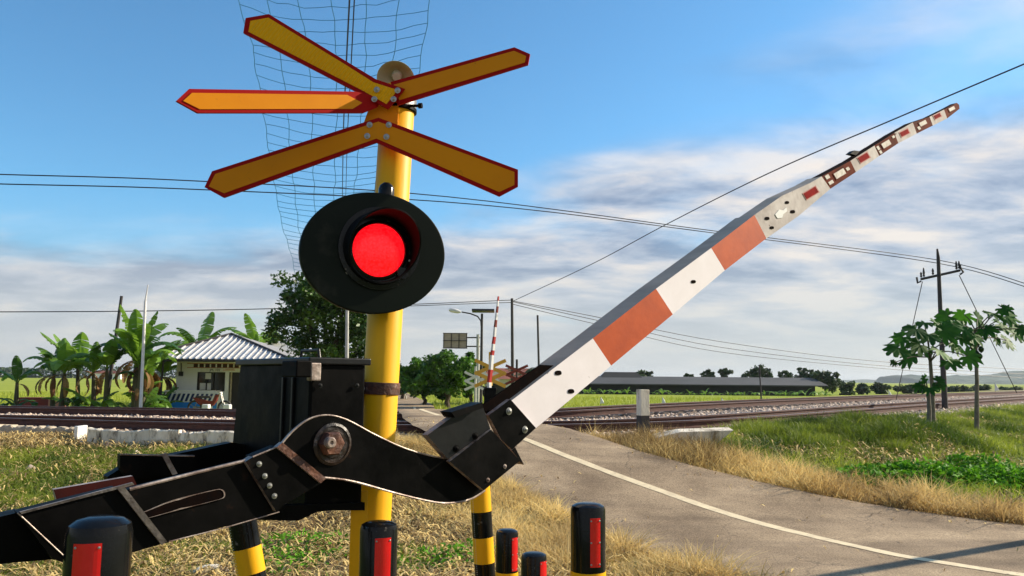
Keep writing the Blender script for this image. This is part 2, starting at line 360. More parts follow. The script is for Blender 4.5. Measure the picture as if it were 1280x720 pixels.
def asphalt():
    m = bpy.data.materials.new('dusty_asphalt'); m.use_nodes = True; g = N(m); b = g.n['Principled BSDF']; b.inputs['Roughness'].default_value = .85; b.inputs['Specular IOR Level'].default_value = .25
    tc = g.new('ShaderNodeTexCoord'); s = tc.outputs['Object']
    n1 = g.new('ShaderNodeTexNoise', i_Scale=.9, i_Detail=8, i_Roughness=.6); g.link(s, n1.inputs['Vector'])
    r1 = g.new('ShaderNodeValToRGB'); e = r1.color_ramp.elements; e[0].position = .35; e[0].color = (.235, .172, .108, 1); e[1].position = .66; e[1].color = (.50, .385, .25, 1)
    g.link(n1.outputs['Fac'], r1.inputs['Fac'])
    # tyre-worn streaks along the carriageway
    mp = g.new('ShaderNodeMapping'); mp.inputs['Rotation'].default_value = (0, 0, R(31)); mp.inputs['Scale'].default_value = (.12, 1.6, 1); g.link(s, mp.inputs['Vector'])
    n4 = g.new('ShaderNodeTexNoise', i_Scale=1.4, i_Detail=4); g.link(mp.outputs[0], n4.inputs['Vector'])
    r4 = g.new('ShaderNodeValToRGB'); r4.color_ramp.elements[0].position = .4; r4.color_ramp.elements[1].position = .68; g.link(n4.outputs['Fac'], r4.inputs['Fac'])
    m4 = g.new('ShaderNodeMixRGB', blend_type='MULTIPLY'); m4.inputs['Color2'].default_value = (.66, .65, .66, 1); g.link(r4.outputs['Color'], m4.inputs['Fac']); g.link(r1.outputs['Color'], m4.inputs['Color1'])
    n2 = g.new('ShaderNodeTexNoise', i_Scale=60, i_Detail=4, i_Roughness=.8); g.link(s, n2.inputs['Vector'])
    r2 = g.new('ShaderNodeValToRGB'); e = r2.color_ramp.elements; e[0].position = .36; e[0].color = (.45, .42, .40, 1); e[1].position = .60; e[1].color = (1.2, 1.17, 1.14, 1)
    g.link(n2.outputs['Fac'], r2.inputs['Fac'])
    mu = g.new('ShaderNodeMixRGB', blend_type='MULTIPLY'); mu.inputs[0].default_value = 1; g.link(m4.outputs[0], mu.inputs[1]); g.link(r2.outputs[0], mu.inputs[2])
    n3 = g.new('ShaderNodeTexNoise', i_Scale=9, i_Detail=6, i_Roughness=.75); g.link(s, n3.inputs['Vector'])
    r3 = g.new('ShaderNodeValToRGB'); r3.color_ramp.elements[0].position = .62; r3.color_ramp.elements[1].position = .72; g.link(n3.outputs['Fac'], r3.inputs['Fac'])
    m3 = g.new('ShaderNodeMixRGB'); m3.inputs['Color2'].default_value = (.10, .075, .055, 1); g.link(r3.outputs['Color'], m3.inputs['Fac']); g.link(mu.outputs[0], m3.inputs['Color1'])
    vd = g.new('ShaderNodeTexNoise', i_Scale=2.5, i_Detail=4); g.link(s, vd.inputs['Vector'])
    va = g.new('ShaderNodeMixRGB', blend_type='ADD'); va.inputs[0].default_value = .5; g.link(s, va.inputs[1]); g.link(vd.outputs['Color'], va.inputs[2])
    vo = g.new('ShaderNodeTexVoronoi', feature='DISTANCE_TO_EDGE', i_Scale=1.1); g.link(va.outputs[0], vo.inputs['Vector'])
    vr = g.new('ShaderNodeMapRange'); vr.inputs['From Min'].default_value = .004; vr.inputs['From Max'].default_value = .016; vr.inputs['To Min'].default_value = 1; vr.inputs['To Max'].default_value = 0; g.link(vo.outputs['Distance'], vr.inputs['Value'])
    vm = g.new('ShaderNodeMath', operation='MULTIPLY'); g.link(vr.outputs[0], vm.inputs[0]); g.link(r1.outputs['Alpha'], vm.inputs[1])
    nm_ = g.new('ShaderNodeTexNoise', i_Scale=.5, i_Detail=3); g.link(s, nm_.inputs['Vector']); nr_ = g.new('ShaderNodeMapRange'); nr_.inputs['From Min'].default_value = .5; nr_.inputs['From Max'].default_value = .62; g.link(nm_.outputs['Fac'], nr_.inputs['Value']); nr_.inputs['To Max'].default_value = .45; g.link(nr_.outputs[0], vm.inputs[1])
    mc = g.new('ShaderNodeMixRGB'); mc.inputs['Color2'].default_value = (.05, .04, .03, 1); g.link(vm.outputs[0], mc.inputs['Fac']); g.link(m3.outputs[0], mc.inputs['Color1'])
    g.link(mc.outputs[0], b.inputs['Base Color'])
    bp = g.new('ShaderNodeBump'); bp.inputs['Strength'].default_value = .5; bp.inputs['Distance'].default_value = .012
    g.link(n2.outputs['Fac'], bp.inputs['Height']); g.link(bp.outputs[0], b.inputs['Normal'])
    return m
structure(npmesh('road', np.array(vs), fs, asphalt(), smooth=True))
# painted line
def strip(name, pts, w, m, n=160, lift=.004):
    a = np.array(pts); s = seglen(pts); t = np.linspace(0, s[-1], n); x, y = smooth1(np.interp(t, s, a[:, 0]), 5), smooth1(np.interp(t, s, a[:, 1]), 5)
    x[:3] = a[0, 0]; y[:3] = a[0, 1]; x[-3:] = a[-1, 0]; y[-3:] = a[-1, 1]
    dx, dy = np.gradient(x), np.gradient(y); L = np.hypot(dx, dy) + 1e-6; nx, ny = -dy / L, dx / L; v = []
    ww = w * (1 + .12 * (vn(x * 3, y * 3, .5) - .5))
    for i in range(n):
        for sg in (-1, 1):
            X, Y = x[i] + nx[i] * sg * ww[i] / 2, y[i] + ny[i] * sg * ww[i] / 2; v.append((X, Y, float(HR(X, Y)) + lift))
    f = np.array([(2 * i, 2 * i + 1, 2 * i + 3, 2 * i + 2) for i in range(n - 1)])
    return structure(npmesh(name, np.array(v), f, m))
cl = rd([(1276, 719), (1125, 695), (1010, 669), (902, 640), (830, 615), (760, 590), (700, 567), (656, 549), (625, 538)])
cl = [(cl[0][0] + 3, cl[0][1] - 1.4)] + cl
strip('centre_line', cl, .13, M['mark'])
strip('centre_line', rd([(549, 519.5), (535, 516), (525, 512.5), (518, 508.5)]), .13, M['mark'], n=30)

def inside_road(x, y, pad=0):
    """true where (x,y) lies on the carriageway"""
    x = np.asarray(x); y = np.asarray(y); out = np.zeros(x.shape, bool)
    poly = np.r_[LE, RE[::-1]]; j = len(poly) - 1
    for i in range(len(poly)):
        xi, yi = poly[i]; xj, yj = poly[j]
        c = ((yi > y) != (yj > y)) & (x < (xj - xi) * (y - yi) / (yj - yi + 1e-12) + xi); out ^= c; j = i
    return out
def edged(x, y, E):
    x = np.asarray(x, float); y = np.asarray(y, float); d = np.full(x.shape, 1e9)
    for i in range(0, len(E) - 1, 2):
        a = E[i]; b = E[min(i + 2, len(E) - 1)]; ab = b - a; L = ab @ ab + 1e-9
        t = np.clip(((x - a[0]) * ab[0] + (y - a[1]) * ab[1]) / L, 0, 1)
        d = np.minimum(d, np.hypot(x - a[0] - t * ab[0], y - a[1] - t * ab[1]))
    return d

# ------------------------------------------------------------------ ground sheet
gx = np.unique(np.r_[-4000, -1500, -600, -250, -120, -70, np.arange(-45, -14, 1.0), np.arange(-14, 24, .22), np.arange(24, 60, 1.0), 80, 130, 250, 600, 1500, 4000])
gy = np.unique(np.r_[-200, -60, -20, np.arange(-8, 5, 1.0), np.arange(5, 26, .22), np.arange(26, 70, 1.0), 85, 110, 160, 250, 500, 1000, 2000, 4000, 7000])
X, Y = np.meshgrid(gx, gy); Z = H(X, Y)
d_ = dist(X, Y)
onr = inside_road(X, Y) | (np.minimum(edged(X, Y, LE), edged(X, Y, RE)) < .25) if False else inside_road(X, Y)
Z = np.where(onr, np.minimum(Z, HR(X, Y) - .06), Z)
nx_, ny_ = len(gx), len(gy)
idx = np.arange(nx_ * ny_).reshape(ny_, nx_)
fs = np.c_[idx[:-1, :-1].ravel(), idx[:-1, 1:].ravel(), idx[1:, 1:].ravel(), idx[1:, :-1].ravel()]
def ground_mat():
    m = bpy.data.materials.new('ground_soil_and_fields'); m.use_nodes = True; g = N(m); b = g.n['Principled BSDF']; b.inputs['Roughness'].default_value = .95; b.inputs['Specular IOR Level'].default_value = .1
    tc = g.new('ShaderNodeTexCoord'); s = tc.outputs['Object']
    def ramp(sc, a, c, lo=.35, hi=.65, det=8, st=None):
        src = s
        if st: mp = g.new('ShaderNodeMapping'); mp.inputs['Scale'].default_value = st; g.link(s, mp.inputs['Vector']); src = mp.outputs[0]
        n = g.new('ShaderNodeTexNoise', i_Scale=sc, i_Detail=det, i_Roughness=.7); g.link(src, n.inputs['Vector'])
        r = g.new('ShaderNodeValToRGB'); e = r.color_ramp.elements; e[0].position = lo; e[1].position = hi; e[0].color = a; e[1].color = c
        g.link(n.outputs['Fac'], r.inputs['Fac']); return r.outputs['Color']
    soil = ramp(5, (.09, .055, .032, 1), (.33, .24, .13, 1))
    green = ramp(7, (.045, .075, .012, 1), (.17, .21, .04, 1))
    field = ramp(.12, (.20, .27, .03, 1), (.37, .39, .06, 1), st=(.25, 1, 1))
    ball = ramp(24, (.14, .10, .08, 1), (.52, .41, .32, 1), .4, .6)
    def at(k):
        a = g.new('ShaderNodeAttribute', attribute_name=k); return a.outputs['Fac']
    def mix(f, a, c):
        x = g.new('ShaderNodeMixRGB'); g.link(f, x.inputs['Fac']); g.link(a, x.inputs['Color1']); g.link(c, x.inputs['Color2']); return x.outputs['Color']
    c = mix(at('zg'), soil, green); c = mix(at('zf'), c, field); c = mix(at('zb'), c, ball)
    g.link(c, b.inputs['Base Color'])
    n = g.new('ShaderNodeTexNoise', i_Scale=30, i_Detail=6); g.link(s, n.inputs['Vector'])
    bp = g.new('ShaderNodeBump'); bp.inputs['Strength'].default_value = .6; bp.inputs['Distance'].default_value = .04; g.link(n.outputs['Fac'], bp.inputs['Height']); g.link(bp.outputs[0], b.inputs['Normal'])
    return m
ground = structure(npmesh('ground', np.c_[X.ravel(), Y.ravel(), Z.ravel()], fs, ground_mat(), smooth=True))
def greenness(x, y):
    left = ss(-1.9, -4.2, x + 1.6 * (vn(x, y, 1.7) - .5)) * ss(13.0, 11.2, y)
    patch = ss(.60, .72, vn(x + 9, y + 4, .9)) * ss(7.5, 6.0, y * 1.0 - 1.2) * 1.0
    right = ss(.7, 1.3, edged(x, y, RE)) * (x > 2)
    return np.clip(np.maximum(np.maximum(left, patch), right), 0, 1)
zb = ss(4.4, 4.0, np.abs(d_)); zf = ss(6.5, 9, d_)
for k, v in (('zg', greenness(X, Y)), ('zf', zf), ('zb', zb)):
    a = ground.data.attributes.new(k, 'FLOAT', 'POINT'); a.data.foreach_set('value', np.asarray(v, np.float32).ravel())

# ------------------------------------------------------------------ railway tracks
def line_at(off, x0, x1, step=.25):
    """points at a perpendicular offset behind the front rail"""
    xs = np.arange(x0, x1, step); sl = DT(xs); c = 1 / np.sqrt(1 + sl * sl)
    return np.c_[xs - sl * c * off, T(xs) + c * off, ZR(xs)]
def rail_mesh(off, x0, x1):
    pts = line_at(off, x0, x1, .5); n = len(pts)
    tg = np.gradient(pts, axis=0); tg /= np.linalg.norm(tg, axis=1)[:, None]; nr = np.c_[-tg[:, 1], tg[:, 0], 0 * tg[:, 0]]
    prof = [(-.07, -.15), (-.07, -.135), (-.012, -.115), (-.012, -.045), (-.036, -.035), (-.036, -.004), (-.028, 0), (.028, 0), (.036, -.004), (.036, -.035), (.012, -.045), (.012, -.115), (.07, -.135), (.07, -.15)]
    m = MB(); k = len(prof); vs = [Vector(pts[i]) + Vector(nr[i]) * a + Vector((0, 0, b)) for i in range(n) for a, b in prof]
    f = []; mi = []
    for i in range(n - 1):
        for j in range(k):
            f.append((i * k + j, i * k + (j + 1) % k, (i + 1) * k + (j + 1) % k, (i + 1) * k + j)); mi.append(1 if j == 6 else 0)
    m.v = vs; m.f = f; m.mi = mi; return m
SL = MB(); 
SL.add([(-1, -.11, -.1), (1, -.11, -.1), (1, .11, -.1), (-1, .11, -.1), (-1, -.08, .06), (-.3, -.08, .03), (.3, -.08, .03), (1, -.08, .06), (-1, .08, .06), (-.3, .08, .03), (.3, .08, .03), (1, .08, .06)],
       [(0, 3, 2, 1), (0, 1, 7, 6, 5, 4), (3, 8, 9, 10, 11, 2), (4, 5, 9, 8), (5, 6, 10, 9), (6, 7, 11, 10), (0, 4, 8, 3), (1, 2, 11, 7)])
sleep0 = None
for off0, lab, x0, x1 in ((0, 'rusty railway track nearest the roadside barrier, the front one of the pair', -60, 90), (4.6, 'rusty railway track running behind the front one', -60, 120)):
    tr = thing('railway_track', lab, 'railway track', (0, 0, 0))
    for o in (0, 1.067): rail_mesh(off0 + o, x0, x1).make('rail', [M['rail'], M['rail_top']], tr)
    ps = line_at(off0 + .53, -60, 120, .05); s = np.r_[0, np.cumsum(np.linalg.norm(np.diff(ps, axis=0), axis=1))]
    i0 = np.searchsorted(ps[:, 0], -14); cnt = 0
    for t in np.arange(s[i0], s[-1], .62):
        if cnt >= 98: break
        x, y, z = [np.interp(t, s, ps[:, k]) for k in range(3)]
        if inside_road(np.array([x]), np.array([y]))[0]: continue
        if sleep0 is None: o = SL.make('sleeper', M['sleeper'], tr); sleep0 = o
        else: o = sleep0.copy(); COL.objects.link(o); o.parent = tr
        o.location = (x, y, z - .215); o.rotation_euler = (0, 0, math.atan(float(DT(x))) + math.pi / 2); cnt += 1

# ------------------------------------------------------------------ scattered geometry
def blades(name, xy, h, w, m, lean=.5, seg=2, lvb=None, base=None, kind_label=None, curl=.5):
    n = len(xy); x, y = xy[:, 0], xy[:, 1]; z = H(x, y) if base is None else base
    az = rng.random(n) * 2 * np.pi; fa = rng.random(n) * 2 * np.pi; ln = lean * rng.random(n) ** .7
    hh = h * (.45 + .8 * rng.random(n)); ww = w * (.6 + .8 * rng.random(n))
    vs = []; rows = seg + 1
    lvv = (rng.random(n) if lvb is None else np.clip(lvb + .35 * (rng.random(n) - .5), 0, 1))
    V = np.zeros((n, rows * 2 - 1, 3)); 
    for k in range(rows):
        t = k / seg; r = ln * hh * (t + curl * t * t); zz = z + hh * t * (1 - .35 * ln * t) - .02 * (t == 0)
        cxx = x + np.cos(az) * r; cyy = y + np.sin(az) * r; half = ww * (1 - t) / 2
        if k < seg:
            V[:, 2 * k] = np.c_[cxx - np.cos(fa) * half, cyy - np.sin(fa) * half, zz]; V[:, 2 * k + 1] = np.c_[cxx + np.cos(fa) * half, cyy + np.sin(fa) * half, zz]
        else: V[:, 2 * k] = np.c_[cxx, cyy, zz]
    nv = rows * 2 - 1; b = (np.arange(n) * nv)[:, None]; F = []
    for k in range(seg - 1): F.append(b + np.array([[2 * k, 2 * k + 1, 2 * k + 3]])); F.append(b + np.array([[2 * k, 2 * k + 3, 2 * k + 2]]))
    F.append(b + np.array([[2 * seg - 2, 2 * seg - 1, 2 * seg]])); F = np.concatenate(F)
    o = npmesh(name, V.reshape(-1, 3), F, m, lv=np.repeat(lvv, nv)); return o
def scat(n, x0, x1, y0, y1, f):
    x = rng.uniform(x0, x1, n); y = rng.uniform(y0, y1, n); k = f(x, y) > rng.random(n); return np.c_[x[k], y[k]]
offr = lambda x, y: ~inside_road(x, y)
ahead = lambda x, y: (np.abs(x) < y * .72 + 1.0)      # what lies within sight of the roadside
nearside = lambda x, y: ss(4.0, 4.6, -dist(x, y))
# left-hand verge
def f_green(x, y): return greenness(x, y) * offr(x, y) * nearside(x, y) * ahead(x, y) * (x < 2) * (.35 + .65 * ss(.3, .6, vn(x, y, .5)))
g1 = scat(380000, -12, 2, 5.6, 13, f_green)
tag(blades('grass', g1, .11, .017, M['ggreen'], 1.2, lvb=-.1 + 1.25 * vn(g1[:, 0], g1[:, 1], .5)), 'short green grass on the left verge in front of the tracks', 'grass', kind='stuff')
def f_gold(x, y):
    e = edged(x, y, LE); return offr(x, y) * (x < 6) * ss(1.7, .5, e + .9 * (vn(x, y, .8) - .5)) * nearside(x, y) * ahead(x, y)
g2 = scat(240000, -3, 5, 5.2, 13.5, f_gold)
h2_ = .08 + .26 * vn(g2[:, 0], g2[:, 1], .25)
tag(blades('grass', g2, h2_, .014, M['gdry'], 1.3, seg=3, lvb=.25 + .7 * vn(g2[:, 0], g2[:, 1], .6)), 'golden dry grass along the left edge of the road', 'grass', kind='stuff')
def f_lit(x, y): return offr(x, y) * (x < 2) * (1 - .8 * greenness(x, y)) * nearside(x, y) * ahead(x, y) * (.25 + .75 * ss(.3, .6, vn(x + 3, y, .7)))
g3 = scat(230000, -9, 2.5, 5.6, 13.5, f_lit)
def litter(name, xy, L, w, m):
    n = len(xy); z = (HR(xy[:, 0], xy[:, 1]) - .052 + rng.random(n) * .01 if name == 'road_debris' else H(xy[:, 0], xy[:, 1]) + rng.random(n) * .09); az = rng.random(n) * 2 * np.pi; el = (rng.random(n) - .35) * .9
    d = np.c_[np.cos(az) * np.cos(el), np.sin(az) * np.cos(el), np.sin(el)]; s = np.c_[-np.sin(az), np.cos(az), .3 * (rng.random(n) - .5)]
    l = (L * (.4 + rng.random(n)))[:, None]; ww = (w * (.5 + rng.random(n)))[:, None]; c = np.c_[xy, z]
    bend = np.c_[0 * z, 0 * z, (.3 * L * rng.random(n))]
    V = np.stack([c - d * l / 2 - s * ww / 2, c - d * l / 2 + s * ww / 2, c + bend + s * ww / 2, c + bend - s * ww / 2, c + d * l / 2], 1)
    b = (np.arange(n) * 5)[:, None]; F = np.concatenate([b + np.array([[0, 1, 2]]), b + np.array([[0, 2, 3]]), b + np.array([[3, 2, 4]])])
    return npmesh(name, V.reshape(-1, 3), F, m, lv=np.repeat(rng.random(n) ** 1.2, 5))
tag(litter('dry_straw', g3, .16, .012, M['litter']), 'matted brown straw and dead stalks on the left verge', 'straw', kind='stuff')
g3b = scat(150000, 2.5, 20, 7.5, 22, lambda x, y: offr(x, y) * ss(.7, 1.1, edged(x, y, RE)) * ss(3.9, 4.5, -dist(x, y)) * ahead(x, y) * ss(.55, .85, vn(x + 7, y, .9)) * .6)
tag(litter('dry_straw', g3b, .15, .016, M['litter']), 'dry stalks mixed into the green grass of the right bank', 'straw', kind='stuff')
g3c = scat(5200, -4, 12, 5, 16, lambda x, y: inside_road(x, y) * (.08 + .92 * ss(.9, .0, np.minimum(edged(x, y, LE), edged(x, y, RE)))))
o_ = litter('road_debris', g3c, .07, .012, M['litter']); o_.location.z = .06; tag(o_, 'scattered straw and dirt crumbs lying on the road', 'debris', kind='stuff')
g3d = scat(120000, -6, 3, 5.6, 13, lambda x, y: offr(x, y) * nearside(x, y) * ahead(x, y) * ss(.5, .8, vn(x + 2, y + 8, .55)) * .7)
tag(blades('grass', g3d, .12, .014, M['ggreen'], 1.1, lvb=.3 + .7 * vn(g3d[:, 0], g3d[:, 1], .5)), 'sparse green blades growing through the straw around the posts', 'grass', kind='stuff')
# low green weeds here and there among the straw
def leafpatch(name, centres, n, h, size, m, lab):
    V = []; 
    for cxx, cyy, rx, ry, hh in centres:
        k = int(n * rx * ry); a = rng.random(k) * 2 * np.pi; r = np.sqrt(rng.random(k)); x = cxx + rx * r * np.cos(a); y = cyy + ry * r * np.sin(a)
        z = H(x, y) + hh * (1 - .7 * r ** 2) * (.25 + .75 * rng.random(k)) * (.6 + .6 * vn(x, y, .3)); V.append(np.c_[x, y, z])
    c = np.concatenate(V); k = offr(c[:, 0], c[:, 1]); c = c[k]; n = len(c)
    return tag(leafquads(name, c, size, m, up=.6), lab, 'plants', kind='stuff')
def leafquads(name, c, size, m, up=.3, parent=None, lv=None, aspect=.62):
    n = len(c); az = rng.random(n) * 2 * np.pi; el = rng.normal(0, .6, n); d = np.c_[np.cos(az) * np.cos(el), np.sin(az) * np.cos(el), np.sin(el)]
    nr = rng.normal(0, 1, (n, 3)); nr[:, 2] = np.abs(nr[:, 2]) + up * 2; s = np.cross(d, nr); s /= np.linalg.norm(s, axis=1)[:, None] + 1e-9
    L = (size * (.6 + .8 * rng.random(n)))[:, None]; Wd = L * aspect; up_ = np.cross(s, d)
    V = np.stack([c - d * L / 2, c - s * Wd / 2 + up_ * L * .12, c + d * L / 2, c + s * Wd / 2 + up_ * L * .12], 1)
    b = (np.arange(n) * 4)[:, None]; F = np.concatenate([b + np.array([[0, 1, 2]]), b + np.array([[0, 2, 3]])])
    l = rng.random(n) if lv is None else np.clip(lv + .4 * (rng.random(n) - .5), 0, 1)
    return npmesh(name, V.reshape(-1, 3), F, m, parent, lv=np.repeat(l, 4))
wd = [(hit(a, b).x, hit(a, b).y, rx, ry, h) for a, b, rx, ry, h in ((385, 690, .55, .5, .2), (352, 712, .4, .4, .2), (555, 712, .45, .35, .22), (598, 706, .42, .3, .2), (520, 690, .3, .3, .13), (345, 680, .25, .3, .1), (660, 692, .16, .2, .1), (625, 655, .12, .2, .08))]
leafpatch('weeds', wd, 1900, .2, .045, M['creeper'], 'low green leafy weeds in the straw around the striped posts')
# right-hand verge
def f_v(x, y): e = edged(x, y, RE); return offr(x, y) * (x > 0) * ss(1.15, .55, e + .7 * (vn(x, y, .7) - .5)) * nearside(x, y) * ahead(x, y)
g4 = scat(230000, 0, 13, 6.5, 16, f_v)
h4 = .12 + .30 * vn(g4[:, 0], g4[:, 1], .28)
tag(blades('grass', g4, h4, .014, M['gdry'], 1.1, seg=3, lvb=.1 + .8 * vn(g4[:, 0], g4[:, 1], .9)), 'tall golden dry grass along the right edge of the road', 'grass', kind='stuff')
def f_m(x, y): e = edged(x, y, RE); return offr(x, y) * (x > 2.5) * ss(.7, 1.2, e + .5 * (vn(x, y, .7) - .5)) * ss(3.9, 4.7, -dist(x, y) + .3 * ss(6, 9, x)) * ahead(x, y) * (.3 + .7 * ss(.25, .5, vn(x, y, .8)))
g5 = scat(460000, 2.5, 22, 7.5, 27, f_m)
h5 = .06 + .20 * vn(g5[:, 0], g5[:, 1], .45)
tag(blades('grass', g5, h5, .020, M['ggreen'], 1.2, lvb=-.1 + 1.3 * vn(g5[:, 0] + 4, g5[:, 1], .75)), 'green grass covering the bank on the right below the papaya trees', 'grass', kind='stuff')
bk = hit(1030, 545); g6 = scat(60000, bk.x - 2.2, bk.x + 2.4, bk.y - 1.6, bk.y + 1.8, lambda x, y: ss(1, .5, np.hypot((x - bk.x) / 2, (y - bk.y) / 1.5)) * offr(x, y) * ss(3.6, 4.0, -dist(x, y)))
tag(blades('tall_grass', g6, .05 + .26 * vn(g6[:, 0], g6[:, 1], .35), .018, M['ggreen'], .8, seg=3, lvb=-.1 + .9 * vn(g6[:, 0], g6[:, 1], .5)), 'tall dark green grass clump on the bank beside the ballast', 'grass', kind='stuff')
cr = [(hit(a, b).x, hit(a, b).y, rx, ry, h) for a, b, rx, ry, h in ((1110, 603, .7, .5, .22), (1160, 606, .8, .5, .26), (1215, 609, .8, .5, .27), (1265, 612, .8, .55, .25), (1330, 618, .9, .6, .25), (1235, 592, .6, .6, .2))]
leafpatch('creeper', [(a_, b_, c_, d_2, e_ + .08) for a_, b_, c_, d_2, e_ in cr], 3000, .2, .08, M['creeper'], 'bright green broad leafed creeper beside the road on the right')
bs = [(hit(a, b).x, hit(a, b).y, .5, .4, .3) for a, b in ((835, 575), (815, 562), (855, 572))]
g7 = scat(16000, 1.5, 4, 10, 14, lambda x, y: ss(.9, .5, np.minimum.reduce([np.hypot(x - q[0], y - q[1]) for q in bs])) * offr(x, y))
tag(blades('dry_bush', g7, .34, .010, M['litter'], .8, seg=3, lvb=.05 + .3 * rng.random(len(g7))), 'brown withered tufts at the foot of the black and white post', 'dry grass', kind='stuff')
# field beyond the track
g8 = scat(190000, -45, 95, 22, 75, lambda x, y: ss(6.5, 8, dist(x, y)) * ahead(x, y) * offr(x, y) * ss(.3, 1.0, np.minimum(edged(x, y, LE), edged(x, y, RE)) if False else 1.0 + 0 * x) * np.clip(30 / y, 0, 1))
tag(blades('rice', g8, .30, .035, M['grice'], .5, seg=2, lvb=.2 + .7 * vn(g8[:, 0] * .4, g8[:, 1], 5)), 'bright green rice standing in the flat fields behind the railway', 'rice field', kind='stuff')

# ballast stones
def stones(name, xy, size, lab, sink=.3, sq=.7):
    n = len(xy); z = H(xy[:, 0], xy[:, 1]); s = size * (.5 + rng.random(n) ** 1.5 * 1.1)
    base = np.array([(1, 0, 0), (0, 1, 0), (-1, 0, 0), (0, -1, 0), (0, 0, 1), (0, 0, -1)], float)
    V = base[None] * (.7 + .6 * rng.random((n, 6, 1))); ang = rng.random(n) * 6.28; tl = rng.normal(0, .5, n)
    ca, sa = np.cos(ang)[:, None], np.sin(ang)[:, None]; x = V[..., 0] * ca - V[..., 1] * sa; y = V[..., 0] * sa + V[..., 1] * ca; zz = V[..., 2] * sq
    ct, st = np.cos(tl)[:, None], np.sin(tl)[:, None]; y2 = y * ct - zz * st; z2 = y * st + zz * ct
    V = np.stack([x, y2, z2], -1) * s[:, None, None]; V += np.c_[xy, z + s * sink][:, None, :]
    f = np.array([(0, 1, 4), (1, 2, 4), (2, 3, 4), (3, 0, 4), (1, 0, 5), (2, 1, 5), (3, 2, 5), (0, 3, 5)])
    F = (np.arange(n) * 6)[:, None, None] + f[None]; return tag(npmesh(name, V.reshape(-1, 3), F.reshape(-1, 3), M['stone'], lv=np.repeat(rng.random(n), 6)), lab, 'ballast', kind='stuff')
b1 = scat(150000, -17, 34, 11, 42, lambda x, y: ss(4.5, 3.9, np.abs(dist(x, y))) * offr(x, y) * ahead(x, y))
stones('ballast', b1, .045, 'pale brown ballast stones under and between the tracks')
# loose rubble on the shoulder
b2 = scat(6000, 0, 14, 10, 22, lambda x, y: ss(5.2, 4.2, -dist(x, y)) * offr(x, y) * (x > 1.5) * ss(3.8, 4.0, -dist(x, y)))
stones('rubble', b2, .06, 'dark loose stones on the shoulder of the bank beside the culvert wall')
b3 = scat(2600, -12, 1, 9, 13.6, lambda x, y: (.1 + .9 * ss(5.6, 4.4, -dist(x, y))) * offr(x, y))
stones('pebbles', b3, .05, 'scattered stones at the foot of the whitewashed kerb wall on the left')

# ------------------------------------------------------------------ the barrier plane
PN = Vector((-.655, .756, 0)).normalized(); PH = Vector((.756, .655, 0)).normalized(); Q0 = Vector((.04, 2.8, 0))
def L(px, py, off=0): return PL(px, py, Q0 + PN * off, PN)
piv = L(412, 553)
bar = thing('crossing_barrier', 'half raised black level crossing barrier with red and white striped boom and steel counterweights', 'barrier', (piv.x, piv.y, 0))
def plate(name, poly, off, th, m, side=None, parent=bar, bevel=0, root=bar):
    mb = MB().prism([L(a, b, off) for a, b in poly], PN * th, 0, 1 if side else None)
    o = mb.make(name, [m, side] if side else m, root, bevel=bevel)
    if parent is not root: o.parent = parent
    return o
def arcpts(pts, n=6):   # Catmull-Rom through pixel points
    out = []
    for i in range(len(pts) - 1):
        p0, p1, p2, p3 = [np.array(pts[min(max(k, 0), len(pts) - 1)], float) for k in (i - 1, i, i + 1, i + 2)]
        for t in np.linspace(0, 1, n, endpoint=False):
            out.append(tuple(.5 * ((2 * p1) + (-p0 + p2) * t + (2 * p0 - 5 * p1 + 4 * p2 - p3) * t * t + (-p0 + 3 * p1 - 3 * p2 + p3) * t ** 3)))
    out.append(tuple(pts[-1])); return out
def bolt(name, pos, ax, r, parent, root, m='steel', h=None, n=6):
    h = h or r * .8; ax = Vector(ax).normalized()
    mb = MB(); mb.lathe(pos, ax, [(r * 1.5, 0), (r * 1.5, h * .25), (r, h * .3), (r, h * .9), (r * .8, h)], n if n > 6 else 12)
    mb.lathe(Vector(pos) + ax * h, ax, [(r * .55, 0), (r * .55, h * .5), (r * .4, h * .6)], 10)
    o = mb.make(name, M[m], root, smooth=True)
    if parent is not root: o.parent = parent
    return o
# curved lever plate
top = arcpts([(350, 557), (368, 537), (388, 523), (410, 519), (434, 525), (468, 543), (505, 560), (540, 570), (568, 574)])
bot = arcpts([(606, 613), (590, 623), (570, 628), (545, 628), (500, 618), (450, 604), (425, 599), (403, 597)])
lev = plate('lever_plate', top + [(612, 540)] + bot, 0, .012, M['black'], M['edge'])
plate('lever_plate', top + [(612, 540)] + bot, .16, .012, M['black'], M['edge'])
def lip(pts, off, r, parent, m='edge', name='worn_edge_highlight'):  # bright lip on the worn edges, also painting in their highlights
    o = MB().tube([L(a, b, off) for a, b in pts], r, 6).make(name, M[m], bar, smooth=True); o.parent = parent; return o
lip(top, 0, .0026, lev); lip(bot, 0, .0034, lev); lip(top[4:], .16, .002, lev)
# rusty joint strips and the piece between them
plate('joint_strip', [(346, 559), (353, 553), (408, 598), (401, 604)], -.012, .02, M['rust'], M['edge'])
jp = plate('joint_piece', [(316, 571), (348, 558), (403, 603), (352, 633)], .0, .05, M['black'], M['black'])
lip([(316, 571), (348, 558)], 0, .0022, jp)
js = plate('joint_strip', [(307, 577), (316, 571), (353, 634), (345, 639)], -.014, .03, M['black'], M['edge'])
for a, b in ((324, 580), (331, 595), (337, 607), (343, 620)): bolt('bolt', L(a, b, -.014), -PN, .0052, js, bar)
